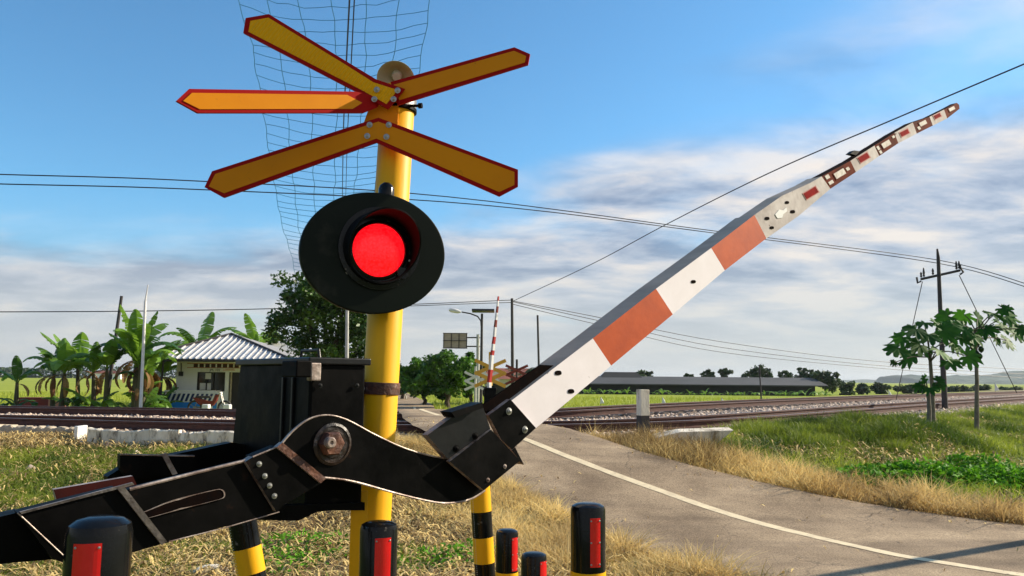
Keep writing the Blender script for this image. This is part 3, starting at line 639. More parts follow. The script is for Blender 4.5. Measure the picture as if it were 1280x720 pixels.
# lever beam with slot
beam = plate('lever_beam', [(311, 575), (349, 640), (212, 677), (120, 704), (96, 640), (160, 612)], .004, .035, M['black'], M['black'])
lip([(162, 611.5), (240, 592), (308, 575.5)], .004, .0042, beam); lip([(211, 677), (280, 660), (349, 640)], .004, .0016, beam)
sl = arcpts([(150, 649), (178, 641), (215, 626), (262, 614), (278, 612), (281, 621), (268, 626), (225, 637), (180, 649), (152, 656)], 4)
def ringplate(name, poly, off, th, w, m, parent):
    c = np.mean(poly, axis=0); n = len(poly); mb = MB()
    inn = [tuple(np.array(p) + (c - np.array(p)) / (np.linalg.norm(c - np.array(p)) + 1e-6) * w) for p in poly]
    A = [L(*p, off) for p in poly]; B = [L(*p, off) for p in inn]; th = PN * th
    mb.add(A + B + [a + th for a in A] + [b + th for b in B], [f for i in range(n) for j in [(i + 1) % n] for f in ((i, j, n + j, n + i), (i, 2 * n + i, 2 * n + j, j), (n + i, n + j, 3 * n + j, 3 * n + i))])
    o = mb.make(name, m, bar); o.parent = parent; return o
ringplate('slot_rim', sl, -.002, .007, 1.6, M['edge'], beam)
plate('slot', [(a, b) for a, b in sl], -.0005, .004, M['hole'], parent=beam)
# counterweight plates
cw = plate('counterweight', [(22, 641), (147, 610), (211, 678), (94, 708), (66, 699)], -.05, .05, M['black'], M['black'])
plate('edge_bar', [(147, 611), (156, 609), (209, 677), (202, 681)], -.062, .012, M['bar'], M['edge'], parent=cw)
plate('edge_bar', [(25, 640), (166, 603), (168, 606), (27, 642.5)], -.058, .0075, M['bar'], M['edge'], parent=cw)
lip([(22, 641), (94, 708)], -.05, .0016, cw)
plate('counterweight', [(-40, 655), (25, 640), (70, 699), (9, 704), (-40, 712)], .0, .06, M['black'], M['black'])
plate('counterweight', [(67, 612), (166, 595), (171, 606), (150, 640), (75, 640)], .11, .02, M['oxide'], M['edge'])
rear = plate('rear_lever', [(134, 596), (160, 580), (290, 553), (330, 560), (330, 590), (170, 618), (140, 618)], .66, .05, M['black'], M['black'])
plate('counterweight', [(150, 568), (243, 570), (247, 590), (160, 600), (150, 585)], .60, .03, M['black'], M['black'])
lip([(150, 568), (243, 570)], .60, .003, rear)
plate('edge_bar', [(202, 568), (208, 566), (222, 592), (216, 594)], .594, .006, M['edge'], parent=rear)
# pivot
pv = MB(); pv.lathe(L(415, 555, -.0), -PN, [(.060, 0), (.060, .005), (.052, .009), (.050, .006), (.040, .006), (.038, .010), (.03, .010)], 28)
pvo = pv.make('pivot_hub', M['hub'], bar, smooth=True)
nb = MB(); nb.lathe(L(412, 554, -.008), -PN, [(.036, 0), (.036, .022), (.031, .028)], 6); o = nb.make('pivot_nut', M['rust'], bar); o.parent = pvo
nb = MB(); nb.lathe(L(411, 553, -.034), -PN, [(.016, 0), (.016, .014), (.012, .018), (.006, .018), (.004, .012)], 16); o = nb.make('pivot_pin', M['edge'], bar, smooth=True); o.parent = pvo
# boom holder
M['black_lit'] = mat('black_enamel_lit', (.006, .007, .008, 1), (.013, .013, .013, 1), 6, .36, spec=.22, bump=.1, bscale=14, c3=(.12, .07, .05, 1), c3scale=12, c3lo=.66, c3hi=.73)  # lighter copy of the black enamel, lit faces put into the colour
hA = plate('boom_holder', [(534, 544), (567, 520), (603, 506), (613, 536), (560, 574)], -.022, .03, M['black_lit'], M['edge'])
plate('holder_flap', [(564, 515), (603, 503), (604, 510), (569, 522)], -.05, .06, M['black'], M['black'], parent=hA)
hB = plate('boom_holder', [(614, 537), (650, 576), (605, 613), (562, 577)], -.034, .02, M['black'], M['edge'])
plate('holder_side', [(644, 559), (655, 581), (650, 577), (640, 563)], -.02, .13, M['black'], M['edge'], parent=hB)
plate('boom_channel', [(602, 507), (676, 456), (700, 457), (642, 501), (613, 522)], .02, .008, M['hole'], M['hole'])
hC = plate('boom_holder', [(611, 519), (638, 499), (670, 535), (640, 562), (626, 549)], -.024, .02, M['black'], M['edge'])
for a, b in ((636, 514), (656, 537)): bolt('bolt', L(a, b, -.024), -PN, .0085, hC, bar)
for a, b, o_ in ((570, 561, hA), (594, 545, hA)): bolt('bolt', L(a, b, -.022), -PN, .008, o_, bar, 'black')
for a, b in ((610, 600), (631, 583)): bolt('bolt', L(a, b, -.034), -PN, .005, hB, bar, 'edge')
# boom, one butted section per colour
boom_parts = [
 ([(639, 501), (741, 423), (764, 457), (670, 535)], 'white_boom', 'boom_grey', 'white_band'),
 ([(741, 423), (820, 361), (841, 393), (764, 457)], 'orange', 'boom_grey', 'red_band'),
 ([(820, 361), (889, 310), (906, 338), (841, 393)], 'white_boom', 'boom_grey', 'white_band'),
 ([(889, 310), (943, 268.6), (958, 298), (906, 338)], 'orange', 'boom_grey', 'red_band'),
 ([(943, 268.6), (977, 245), (1012, 229), (1027, 220.5), (1038, 236), (998, 270), (958, 298)], 'boom_white_old', 'boom_grey', 'white_band'),
 ([(1027, 220.5), (1063, 201), (1070, 215), (1038, 236)], 'boom_red_old', 'boom_shade', 'red_band'),
 ([(1063, 201), (1093, 182), (1099, 195), (1070, 215)], 'boom_white_old', 'boom_shade', 'white_band'),
 ([(1093, 182), (1118, 166), (1123, 179), (1099, 195)], 'boom_red_old', 'boom_shade', 'red_band'),
 ([(1118, 166), (1141, 153), (1146, 167), (1123, 179)], 'boom_white_old', 'boom_shade', 'white_band'),
 ([(1141, 153), (1162, 146), (1166, 157), (1146, 167)], 'boom_red_old', 'boom_shade', 'red_band'),
 ([(1162, 146), (1180, 137), (1184, 148), (1166, 157)], 'boom_white_old', 'boom_shade', 'white_band'),
 ([(1180, 137), (1196, 128.5), (1199, 131), (1199.5, 136), (1184, 148)], 'boom_red_old', 'boom_shade', 'red_band')]
bm_root = None
for i, (poly, a, b, nm) in enumerate(boom_parts):
    th = .105 if i < 4 else (.085 if i < 5 else .06 - .003 * (i - 5))
    p3 = [L(x, y, 0) for x, y in poly]
    o = MB().prism(p3, PN * th, 0, 1).make(nm if bm_root else 'boom', [M[a], M[b]], bar)
    if bm_root is None: bm_root = o
    else: o.parent = bm_root
def decal(poly, m, name, off=-.004, th=.004, parent=None):
    return plate(name, poly, off, th, M[m], parent=parent or bm_root)
def rq(cx_, cy_, w, h, ang=-33):
    a = R(ang); u = np.array([math.cos(a), math.sin(a)]); v = np.array([-u[1], u[0]])
    return [tuple(np.array([cx_, cy_]) + u * sx * w / 2 + v * sy * h / 2) for sx, sy in ((-1, -1), (1, -1), (1, 1), (-1, 1))]
for cx_, cy_, w, h, m_ in ((1014, 241, 17, 8, 'tip_red'), (1050, 217, 14, 7.5, 'reflect_white'), (1080, 197, 13, 7, 'tip_red'), (1108, 180, 11, 6.5, 'reflect_white'), (1131, 166, 10.5, 5.5, 'tip_red'), (1154, 154, 9, 5, 'reflect_white'), (1172, 145, 8, 4.5, 'tip_red'), (1190, 136, 7.5, 4, 'reflect_white')):
    decal(rq(cx_, cy_, w + 2.4, h + 2.2, -31 if cx_ < 1120 else -27), 'reflect_rim' if 'red' in m_ else 'boom_red_old', 'reflector', -.0025, .0025)
    decal(rq(cx_, cy_, w, h, -31 if cx_ < 1120 else -27), m_, 'reflector', -.004, .0015)
for cx_, cy_, w, h in ((1034.5, 221, 5, 5), (1039, 228, 6, 4), (1060, 211, 4, 4), (1098, 185, 3, 5), (1101, 190, 3, 4), (1117, 171, 3, 3), (1149, 160, 3, 4)):
    decal(rq(cx_, cy_, w, h, -31), 'reflect_white', 'patch', -.003, .003)
for cx_, cy_, r_ in ((698, 466, 4.2), (714, 489, 4), (867, 352, 3), (959, 273, 3), (965, 284.5, 2.6), (984, 253, 2.6), (991, 264.5, 3)):
    decal([(cx_ + r_ * (1 + .08 * math.sin(3 * t)) * math.cos(t), cy_ + r_ * .85 * (1 + .2 * math.cos(2 * t)) * math.sin(t)) for t in np.linspace(0, 6.283, 11)[:-1]], 'hole', 'bolt_hole', -.0022, .0015)
decal([(969, 268), (974, 262), (979, 263), (983, 259), (984, 264), (979, 268), (978, 272), (972, 273)], 'white_cap', 'patch', -.003, .002)
# thin black cable stub on top of boom
plate('boom_clip', [(1063, 192), (1068, 188), (1075, 189), (1070, 194)], .03, .03, M['black'], parent=bm_root)
# cabinet behind the lever
def hv(px, off, z):  # point on the plane offset with height z
    d = ray(px, 472); q = Q0 + PN * off; t = (q - C0).dot(PN) / d.dot(PN); p = C0 + d * t; return Vector((p.x, p.y, z))
c1 = hv(388, .19, 0); c2 = hv(457, .19, 0)
zt = L(420, 454, .19).z; zb_ = L(420, 638, .19).z; dep = .55
cab = MB(); base = [c1, c2, c2 + PN * dep, c1 + PN * dep]
cab.add([Vector((p.x, p.y, zb_)) + (PN * .06 if i_ > 1 else Vector()) for i_, p in enumerate(base)] + [Vector((p.x, p.y, zt)) for p in base], [(0, 3, 2, 1), (4, 5, 6, 7), (0, 1, 5, 4), (1, 2, 6, 5), (2, 3, 7, 6), (3, 0, 4, 7)])
cabo = cab.make('cabinet', M['black'], bar, bevel=.008)
lid = MB(); ctr = (c1 + c2) / 2 + PN * dep / 2; rot = Matrix.Rotation(math.atan2(PH.y, PH.x), 3, 'Z')
wd_ = (c2 - c1).length
lid.box((ctr.x, ctr.y, zt + .006), (wd_ + .025, dep + .025, .022), rot); o = lid.make('lid', M['black_lit'], bar, bevel=.004); o.parent = cabo
hs = MB()
for k in (.05, .12): hs.box(c1 + PN * (.06 + k) - PH * .004 + Vector((0, 0, (zt + zb_) / 2)), (.008, .012, (zt - zb_) * .8), rot)
o = hs.make('door_rib', M['black_lit'], bar, bevel=.002); o.parent = cabo
cl_ = MB(); cl_.box(c1 - PN * .012 + PH * .005 + Vector((0, 0, zt - .028)), (.035, .03, .055), rot); o = cl_.make('latch', M['edge'], bar, bevel=.004); o.parent = cabo
cl_ = MB(); cl_.box(c1 - PN * .006 - PH * .05 + Vector((0, 0, zt - .02)), (.05, .10, .05), rot); o = cl_.make('latch_guard', M['black'], bar, bevel=.004); o.parent = cabo
hd = MB(); hp = (c1 + c2) / 2 + PN * .2 + Vector((0, 0, zt + .015)); hd.tube([hp - PN * .07, hp - PN * .06 + Vector((0, 0, .03)), hp + PN * .06 + Vector((0, 0, .03)), hp + PN * .07], .005, 8); o = hd.make('lid_handle', M['black_lit'], bar, smooth=True); o.parent = cabo
for k, (dx, dz) in enumerate(((.03, .03), (.16, .03), (.03, .25), (.17, .27))):
    bolt('screw', c1 - PN * .008 + PH * dx + Vector((0, 0, zt - dz - .04)), -PN, .005, cabo, bar, 'black_lit')
# lower belly
plate('motor_cover', [(232, 648), (345, 632), (456, 628), (456, 638), (400, 638), (373, 651)], .17, .03, M['black'])
# stand: flat yellow angle post and foot
st_x = P(447, 700, 2.62)
st = MB(); a_ = Vector((st_x.x, st_x.y, 0)); 
st.box(a_ + Vector((0, 0, .62)), (.052, .006, 1.24), Matrix.Rotation(R(12), 3, 'Z')); st.box(a_ + Vector((-.026, .025, .62)), (.006, .05, 1.24), Matrix.Rotation(R(12), 3, 'Z'))
st.make('stand_post', M['yellow'], bar, bevel=.001)
st = MB()
st.box((a_.x, a_.y + .2, .04), (.5, .5, .08)); st.make('stand', M['black'], bar, bevel=.004)

# ------------------------------------------------------------------ signal post
pa, pb = P(466.5, 640, 3.02), P(498.2, 110, 3.02); ax = (pb - pa).normalized(); foot = pa + ax * (-(pa.z) / ax.z)
sig = thing('crossing_signal', 'yellow level crossing signal post with lit red lamp, double yellow crossbuck and horn', 'signal', tuple(foot))
rp = .066
pm = MB(); pm.lathe(foot, ax, [(rp * 1.02, 0), (rp, .02), (rp, (pb - foot).length - .01), (rp - .006, (pb - foot).length)], 40)
pole = pm.make('pole', M['yellow'], sig, smooth=True)
def on_pole(py):
    t = (py - 640) / (110 - 640); return pa + (pb - pa) * t
def pband(py, h, r, m, name, nb=True):
    c = on_pole(py); mb = MB(); mb.lathe(c - ax * h / 2, ax, [(r - .003, 0), (r, .002), (r, h - .002), (r - .003, h)], 36)
    if nb: mb.box(c + Vector((r + .012, -.03, 0)), (.03, .012, h * .9)); 
    o = mb.make(name, M[m], sig, smooth=True); o.parent = pole; return o
pband(492, .045, rp + .006, 'rust', 'clamp_band', False)
b_ = MB(); cc = on_pole(492); b_.box(cc + Vector((-.082, -.03, 0)), (.05, .05, .07)); b_.box(cc + Vector((-.12, -.03, .005)), (.03, .035, .11)); o = b_.make('clamp_block', M['rust'], sig, bevel=.004); o.parent = pole
bolt('bolt', cc + Vector((-.062, -.056, 0)), (0, -1, 0), .009, pole, sig)
pband(134, .05, rp + .008, 'steel', 'clamp_band', False); pband(140, .016, rp + .010, 'black', 'clamp_strap', False)
b_ = MB(); cc = on_pole(139); b_.tube([cc + Vector((.05, -.05, 0)), cc + Vector((.098, -.06, -.004))], .006, 8); b_.lathe(cc + Vector((.09, -.058, -.003)), (1, -.2, 0), [(.011, 0), (.011, .014)], 8); o = b_.make('bolt', M['black'], sig, smooth=True); o.parent = pole
# lamp backboard
dn = Vector((.42, -.905, -.03)).normalized(); dc = P(469, 316, 2.84)
def D(px, py, off=0): return PL(px, py, dc + dn * off, dn)
rz = (D(470, 240) - D(475, 392)).length / 2; rx = (D(378.5, 314) - D(559.5, 316)).length / 2
uxh = (D(559.5, 316) - D(378.5, 314)).normalized()
mb = MB(); mb.lathe(dc, dn, [(rz * .99, -.03), (rz, -.027), (rz, -.003), (rz * .992, 0), (rz * .985, .0006), (rz * .97, .0006), (rz * .6, .0006), (.001, .0006)], 72, ex=rx / rz, ux=uxh)
board = mb.make('backboard', M['disc'], sig, smooth=True)
hb = MB(); hc = D(474, 311); hb.lathe(hc, dn, [(.150, .001), (.150, .012), (.12, .014), (.12, .004)], 48); o = hb.make('lamp_ring', M['black_smooth'], sig, smooth=True); o.parent = board
# hood: long at the top, short below
hm = MB(); n = 56; ro, ri = .128, .122; upd = (Vector((0, 0, 1)) - dn * dn.z).normalized(); sd = upd.cross(dn).normalized()
vs = []
for k in range(n):
    a = 2 * math.pi * k / n; dr = sd * math.sin(a) + upd * math.cos(a); ln = .035 + .115 * max(0, (math.cos(a) + .55) / 1.55) ** .8
    vs += [hc + dr * (ro + .006), hc + dr * ro + dn * ln, hc + dr * ri + dn * ln, hc + dr * (ri - .004) + dn * .002]
f = [(4 * k + j, 4 * ((k + 1) % n) + j, 4 * ((k + 1) % n) + j + 1, 4 * k + j + 1) for k in range(n) for j in range(3)]
hm.add(vs, f); o = hm.make('hood', M['hood'], sig, smooth=True); o.parent = board
lm = MB(); lc = D(473, 313); lr = (D(441, 313) - D(505, 313)).length / 2
lm.lathe(lc, dn, [(lr * 1.02, .004), (lr, .008), (lr * .8, .016), (lr * .5, .022), (lr * .2, .024), (.001, .0245)], 44); o = lm.make('lens', M['lens'], sig, smooth=True); o.parent = board
lm = MB(); lm.lathe(lc, dn, [(lr * 1.16, .002), (lr * 1.16, .009), (lr * 1.03, .012), (lr * 1.03, .004)], 44); o = lm.make('lens_rim', M['black_smooth'], sig, smooth=True); o.parent = board
for a, b in ((435, 340), (431, 320)): bolt('screw', D(a, b, .003), dn, .006 if b > 330 else .003, board, sig, 'steel')
for a, b in ((504, 344), (512, 326), (516, 316)): bolt('screw', D(a, b, .012), dn, .006 if b > 340 else .003, board, sig, 'steel')
lt = MB(); lt.prism([D(*p, .02) for p in ((496, 340), (500, 333), (509, 335), (511, 346), (505, 350), (498, 347))], -dn * .02); o = lt.make('hood_lug', M['black_smooth'], sig, bevel=.002); o.parent = board
mt = MB(); tc = P(483, 236, 2.9); mt.tube([tc - Vector((0, 0, .06)), tc, tc + Vector((0, 0, .012)), tc + Vector((0, 0, .022))], [.029, .029, .024, .012], 18); o = mt.make('mounting_stub', M['black_smooth'], sig, smooth=True); o.parent = board
ar = MB(); ar.tube([dc - dn * .04, on_pole(318)], .035, 14); o = ar.make('mounting_arm', M['black'], sig, smooth=True); o.parent = board
# crossbuck arms
def inset(poly, d):
    n = len(poly); out = []; a = np.array(poly, float); area = sum(a[i][0] * a[(i + 1) % n][1] - a[(i + 1) % n][0] * a[i][1] for i in range(n)); sg = 1 if area > 0 else -1
    for i in range(n):
        p0, p1, p2 = a[i - 1], a[i], a[(i + 1) % n]; e1 = (p1 - p0) / np.linalg.norm(p1 - p0); e2 = (p2 - p1) / np.linalg.norm(p2 - p1)
        n1 = np.array([-e1[1], e1[0]]) * sg; n2 = np.array([-e2[1], e2[0]]) * sg; bi = n1 + n2; out.append(tuple(p1 + bi * d / max(.35, bi @ n1)))
    return out
def signarm(poly, inner, q, nrm, ym, name, par=None):
    nrm = Vector(nrm).normalized(); 
    o = MB().prism([PL(a, b, q, nrm) for a, b in poly], nrm * -.012).make(name, M['sign_red'], sig)
    y = MB().prism([PL(a, b, Vector(q) + nrm * .0025, nrm) for a, b in inner], nrm * -.0025).make('sign_face', M[ym], sig); y.parent = o; return o
def gradn(qc, nx_, nz=0): return Vector((nx_, -1, nz)).normalized()
chL = [(473, 147), (265, 214), (255.5, 234), (279, 247), (470, 178)]
chR = [(473, 147), (647.5, 212), (647.5, 233), (624, 245.5), (470, 178)]
q = P(472, 163, 2.90)
n1, n2 = Vector((-.12, -1, -.05)), Vector((-.02, -1, -.05))
chLi = [(473, 152), (269, 217.5), (261, 233), (280, 241.5), (470.5, 173)]; chRi = [(473, 152), (643, 215), (643, 231), (624, 240), (470.5, 173)]
A1 = signarm(chL, chLi, q, n1, 'sign_yellow', 'chevron_arm'); A2 = signarm(chR, chRi, q, n2, 'sign_yellow', 'chevron_arm')
ul = [(304, 41), (307, 22.5), (336, 17.5), (432, 76), (470, 99), (506, 111), (485, 136), (452, 118)]
uli = [(310.5, 39.5), (313, 26), (335.5, 22), (429, 79), (467, 103), (497, 112.5), (483, 130), (455, 114)]
q2 = P(480, 116, 2.905); A3 = signarm(ul, uli, q2, (.05, -1, -.02), 'sign_rib', 'crossbuck_arm')
ll = [(220.5, 126), (236.5, 111), (445, 114.5), (478, 122), (472, 134), (455, 141), (247.5, 141)]
lli = [(229, 126), (240, 116), (434, 118.5), (453, 128.5), (441, 136), (250, 136.5)]
q3 = P(478, 128, 2.93); A4 = signarm(ll, lli, q3, (.78, -1, -.02), 'sign_yellow', 'crossbuck_arm')
ur = [(488, 102.5), (643, 59), (662.5, 67.5), (660, 80.5), (497, 131)]
uri = [(492, 106), (642.5, 63.5), (657.5, 70), (656, 78), (499, 125)]
q4 = P(500, 112, 2.93); A5 = signarm(ur, uri, q4, (-.1, -1, -.02), 'sign_yellow', 'crossbuck_arm')
MB().prism([P(a, b, 2.945) for a, b in ((453, 158), (463, 130), (498, 126), (497, 160))], Vector((0, .02, 0))).make('sign_plate', M['sign_yellow'], sig)
for a, b in ((462, 156), (486, 156), (459, 170), (483, 171)): bolt('bolt', PL(a, b, q + Vector((0, -.004, 0)), (-.07, -1, -.05)), (0, -1, 0), .0075, A1, sig, 'steel')
for a, b in ((471, 112), (497, 113), (468, 124), (492, 124)): bolt('bolt', P(a, b, 2.895), (0, -1, 0), .0075, A3, sig, 'steel')
# horn loudspeaker
hx = P(495, 98, 2.985); ha = Vector((.02, -.72, -.62)).normalized()
hn = MB(); prof = [(.012, -.10), (.02, -.09), (.028, -.05), (.045, -.02), (.066, 0), (.072, .006), (.073, .010), (.069, .008), (.062, -.004), (.040, -.028), (.02, -.04), (.001, -.042)]
hn.lathe(hx, ha, prof, 40); horn = hn.make('horn_speaker', M['horn'], sig, smooth=True)
dd = MB(); dd.lathe(hx + ha * -.035, ha, [(.020, -.01), (.020, .012), (.016, .018), (.001, .019)], 20); o = dd.make('horn_driver', M['white_cap'], sig, smooth=True); o.parent = horn
hr = MB(); hr.tube([hx - ha * .09, hx - ha * .13, on_pole(110)], .012, 8); o = hr.make('horn_bracket', M['steel'], sig, smooth=True); o.parent = horn

# ------------------------------------------------------------------ bollards
def bollard(px, py, Yd, rad, lab, strip_az, ytop, ybot, black_h, foot_tilt=(0, 0), strip_w=.5, dome=.022):
    c = P(px, py, Yd); zt = c.z
    t = thing('bollard', lab, 'bollard', (c.x, c.y, 0), 'round black topped bollards guarding the barrier'); local(t)
    mb = MB(); mb.lathe((0, 0, zt - black_h), (0, 0, 1), [(rad, 0), (rad, black_h - dome), (rad * .93, black_h - dome * .45), (rad * .7, black_h - dome * .15), (rad * .35, black_h), (.001, black_h)], 36); cap = mb.make('cap', M['black_smooth'], t, smooth=True)
    zz = zt - black_h; k = 0
    while zz > 0:
        h = min(.22, zz); mb = MB(); r2 = rad * (1.0 if k % 2 else 1.02); mb.lathe((0, 0, zz - h), (0, 0, 1), [(r2, 0), (r2, h)], 36); mb.make('yellow_band' if k % 2 == 0 else 'black_band', M['yellow' if k % 2 == 0 else 'black_smooth'], t, smooth=True); zz -= h; k += 1
    zs, ze = zt + ytop, zt + ybot; n = 8; a0 = strip_az - strip_w; vs = []; mb = MB()
    for i in range(n + 1):
        a = a0 + 2 * strip_w * i / n
        for r in (rad + .0005, rad + .003):
            for z in (ze, zs): vs.append((math.sin(a) * r, -math.cos(a) * r, z))
    f = [(0, 1, 3, 2), (4 * n, 4 * n + 2, 4 * n + 3, 4 * n + 1)]
    for i in range(n): b = 4 * i; f += [(b + 2, b + 3, b + 7, b + 6), (b, b + 4, b + 5, b + 1), (b + 1, b + 5, b + 7, b + 3), (b, b + 2, b + 6, b + 4)]
    mb.add(vs, f); s = mb.make('reflector_strip', M['reflect_red'], t)
    mb = MB()
    for sg in (-.82, .82):
        for z in (zs - .008, (zs + ze) / 2, ze + .008):
            if z < .2: continue
            a = strip_az + sg * strip_w; dr = Vector((math.sin(a), -math.cos(a), 0)); mb.lathe(dr * (rad + .002) + Vector((0, 0, z)), dr, [(.0028, 0), (.0028, .002), (.001, .003)], 8)
    o = mb.make('rivets', M['steel'], t, smooth=True); o.parent = s
    # a chipped spot on the dome
    return t
bollard(126, 645, 1.75, .065, 'thick black bollard with broad red strip in front of the lever end at far left', .13, -.045, -.36, .40, strip_w=.42, dome=.035)
bollard(474, 651, 2.42, .055, 'black bollard with red strip right in front of the yellow signal post', .40, -.04, -.40, .45, strip_w=.42)
bollard(735, 628, 2.56, .054, 'lone black topped bollard with yellow base standing nearest the road', .32, -.04, -.185, .205, strip_w=.30)
bollard(634, 661, 4.0, .054, 'smaller black bollard beside the tall striped post, yellow below its cap', .78, -.035, -.19, .20, strip_w=.34)
bollard(667.5, 690, 3.45, .054, 'lowest black bollard peeping in at the bottom between two others', .8, -.03, -.3, .32, strip_w=.34)
def stripepost(pxt, pyt, pxb, pyb, Yd, rad, bands, lab):
    a, b = P(pxt, pyt, Yd), P(pxb, pyb, Yd); d = (b - a).normalized(); f = a + d * (-a.z / d.z) if d.z < 0 else a
    t = thing('striped_post', lab, 'post', tuple(f), 'yellow and black banded posts')
    def z(y): return P(pxt + (pxb - pxt) * (y - pyt) / (pyb - pyt), y, Yd)
    ys = bands + [None]; cur = a + (a - b).normalized() * .12; col = 'yellow'
    for k, y in enumerate(bands):
        e = z(y); mb = MB(); mb.lathe(cur, e - cur, [(rad, 0), (rad, (e - cur).length)], 28); mb.make('yellow_band' if col == 'yellow' else 'black_band', M['yellow' if col == 'yellow' else 'black_smooth'], t, smooth=True); cur = e; col = 'black' if col == 'yellow' else 'yellow'
    while (f - cur).length > .02 and cur.z > .02:
        h = min(.2, (f - cur).length); e = cur + (f - cur).normalized() * h; mb = MB(); mb.lathe(cur, e - cur, [(rad, 0), (rad, h)], 28); mb.make('yellow_band' if col == 'yellow' else 'black_band', M['yellow' if col == 'yellow' else 'black_smooth'], t, smooth=True); cur = e; col = 'black' if col == 'yellow' else 'yellow'
    # perforated strip
    mb = MB(); dd = (f - a).normalized()
    for i in range(70):
        p = a + dd * (.012 + .0085 * i * 1.2); 
        if p.z < .1: break
        mb.lathe(p + Vector((-rad * .72, -rad * .70, 0)), (-.72, -.7, 0), [(.0016, -.001), (.0016, .0012)], 6)
    mb.make('strip_holes', M['white_cap'], t)
stripepost(301, 640, 315, 720, 3.1, .052, [649, 684, 716], 'yellow and black banded post leaning slightly below the lever joint')
stripepost(600, 612, 606.5, 720, 4.15, .052, [639, 671, 703], 'taller yellow and black banded post below the boom holder')
# pale rounded concrete lumps at the feet
def lump(px, py, rx, ry, rz_, lab):
    p = hit(px, py); mb = MB(); n = 20; rows = 7
    vs = []
    for i in range(rows):
        ph = math.pi / 2 * i / (rows - 1)
        for k in range(n):
            a = 2 * math.pi * k / n; w = 1 + .12 * math.sin(3 * a + i) + .08 * math.sin(5 * a); vs.append((math.cos(a) * math.cos(ph) * rx * w, math.sin(a) * math.cos(ph) * ry * w, math.sin(ph) * rz_ - .02))
    mb.add(vs, [(i * n + k, i * n + (k + 1) % n, (i + 1) * n + (k + 1) % n, (i + 1) * n + k) for i in range(rows - 1) for k in range(n)])
    t = mb.make('concrete_lump', M['whitewash'], None, smooth=True); t.location = p; tag(t, lab, 'concrete')
lump(265, 722, .2, .15, .12, 'pale concrete lump on the straw left of the signal post')
lump(611, 722, .22, .14, .07, 'pale concrete footing at the base of the taller banded post')

# ------------------------------------------------------------------ marker post, culvert and kerb walls
mp_ = hit(804, 545); t = thing('marker_post', 'square concrete marker post, white above and black below, in dry grass', 'post', tuple(mp_)); local(t)
hpx = (P(805, 487, mp_.y).z - mp_.z); w_ = .012 * mp_.y
MB().box((0, 0, hpx * .72), (w_, w_, hpx * .56), Matrix.Rotation(R(20), 3, 'Z')).make('upper_shaft', M['whitewash'], t, bevel=.008)
MB().box((0, 0, hpx * .19), (w_, w_, hpx * .50), Matrix.Rotation(R(20), 3, 'Z')).make('lower_shaft', M['pole_dark'], t, bevel=.004)
def ragged(p, q, zp, zq, zb, th, m, name, parent=None, n=26, amp=.035, seed=1):
    r = np.random.default_rng(seed); vs = []; 
    for i in range(n + 1):
        t = i / n; c = Vector((p.x + (q.x - p.x) * t, p.y + (q.y - p.y) * t, 0)); zt = zp + (zq - zp) * t - abs(r.normal(0, amp)) * (1 if 0 < i < n else .3); f_ = 0
        for k, (dy, z) in enumerate(((0, zb), (0, zb + (zt - zb) * .5), (.0, zt - .02), (.02, zt), (th, zt - .01), (th, zb))): vs.append((c.x, c.y + dy + .02 * (float(vn(c.x * 4, k * 3.7 + seed, 1)) - .5), z))
    f = [(i * 6 + k, (i + 1) * 6 + k, (i + 1) * 6 + k + 1, i * 6 + k + 1) for i in range(n) for k in range(5)] + [tuple(range(6)), tuple(n * 6 + k for k in range(6))]
    return MB().add(vs, f).make(name, m, parent)
def wallpoly(name, pts, thick, m, lab, cat):
    f = MB(); p3 = [Vector(p) for p in pts]; nrm = (p3[1] - p3[0]).cross(p3[2] - p3[0]).normalized()
    if nrm.y < 0: nrm = -nrm
    o = f.prism(p3, nrm * thick).make(name, m, None, bevel=.01); return tag(o, lab, cat)
a, b = hit(850, 560), hit(893, 560)
a.y -= .1; b.y -= .1
wallpoly('culvert_wall', [(a.x - .4, a.y, a.z - .15), (b.x - .25, b.y + .05, b.z - .15), (b.x + .30, b.y + .05, P(908, 538, b.y).z), (a.x, a.y, P(852, 540, a.y).z), (a.x - .4, a.y, P(842, 547, a.y).z)], .2, M['whitewash'], 'pale concrete culvert wall with a sloping end beside the ballast', 'wall')
a, b = hit(106, 556), hit(290, 562)
kw = thing('kerb_wall', 'stained whitewashed low wall along the front of the tracks', 'wall', tuple(a))
kw_pts = [hit(x_, 556 + (x_ - 106) * .03) for x_ in (108, 150, 186, 222, 258, 296)]
for i in range(5):
    p, q_ = kw_pts[i], kw_pts[i + 1]; g_ = (q_ - p) * .006
    zt1, zt2 = P(0, 0, 1).z, 0
    zt1 = P(108 + i * 37, 534 + i * .9, p.y).z; zt2 = P(145 + i * 37, 535 + i * .9, q_.y).z
    poly = [p + g_ + Vector((0, 0, -.1)), q_ - g_ + Vector((0, 0, -.1)), Vector((q_.x, q_.y, zt2)) - g_, Vector((p.x, p.y, zt1)) + g_]
    ragged(p + g_, q_ - g_, zt1 - (.05 if i in (1, 3) else 0), zt2 - (.04 if i == 0 else 0), p.z - .1, .14, M['whitewash'], 'wall_block', kw, 11, .012, 70 + i)
mb = MB(); p = hit(104, 552); mb.box(p + Vector((-.05, 0, .1)), (.06, .3, .3)); mb.make('end_post', M['white'], kw, bevel=.01)
# grey kerb slab further left
a, b = hit(-60, 541), hit(100, 548)
tag(ragged(a, b, P(-60, 528, a.y).z, P(100, 534, b.y).z, b.z - .12, .2, M['concrete'], 'concrete_edging', None, 60, .03, 77), 'grey concrete edging slab left of the whitewashed wall', 'kerb')

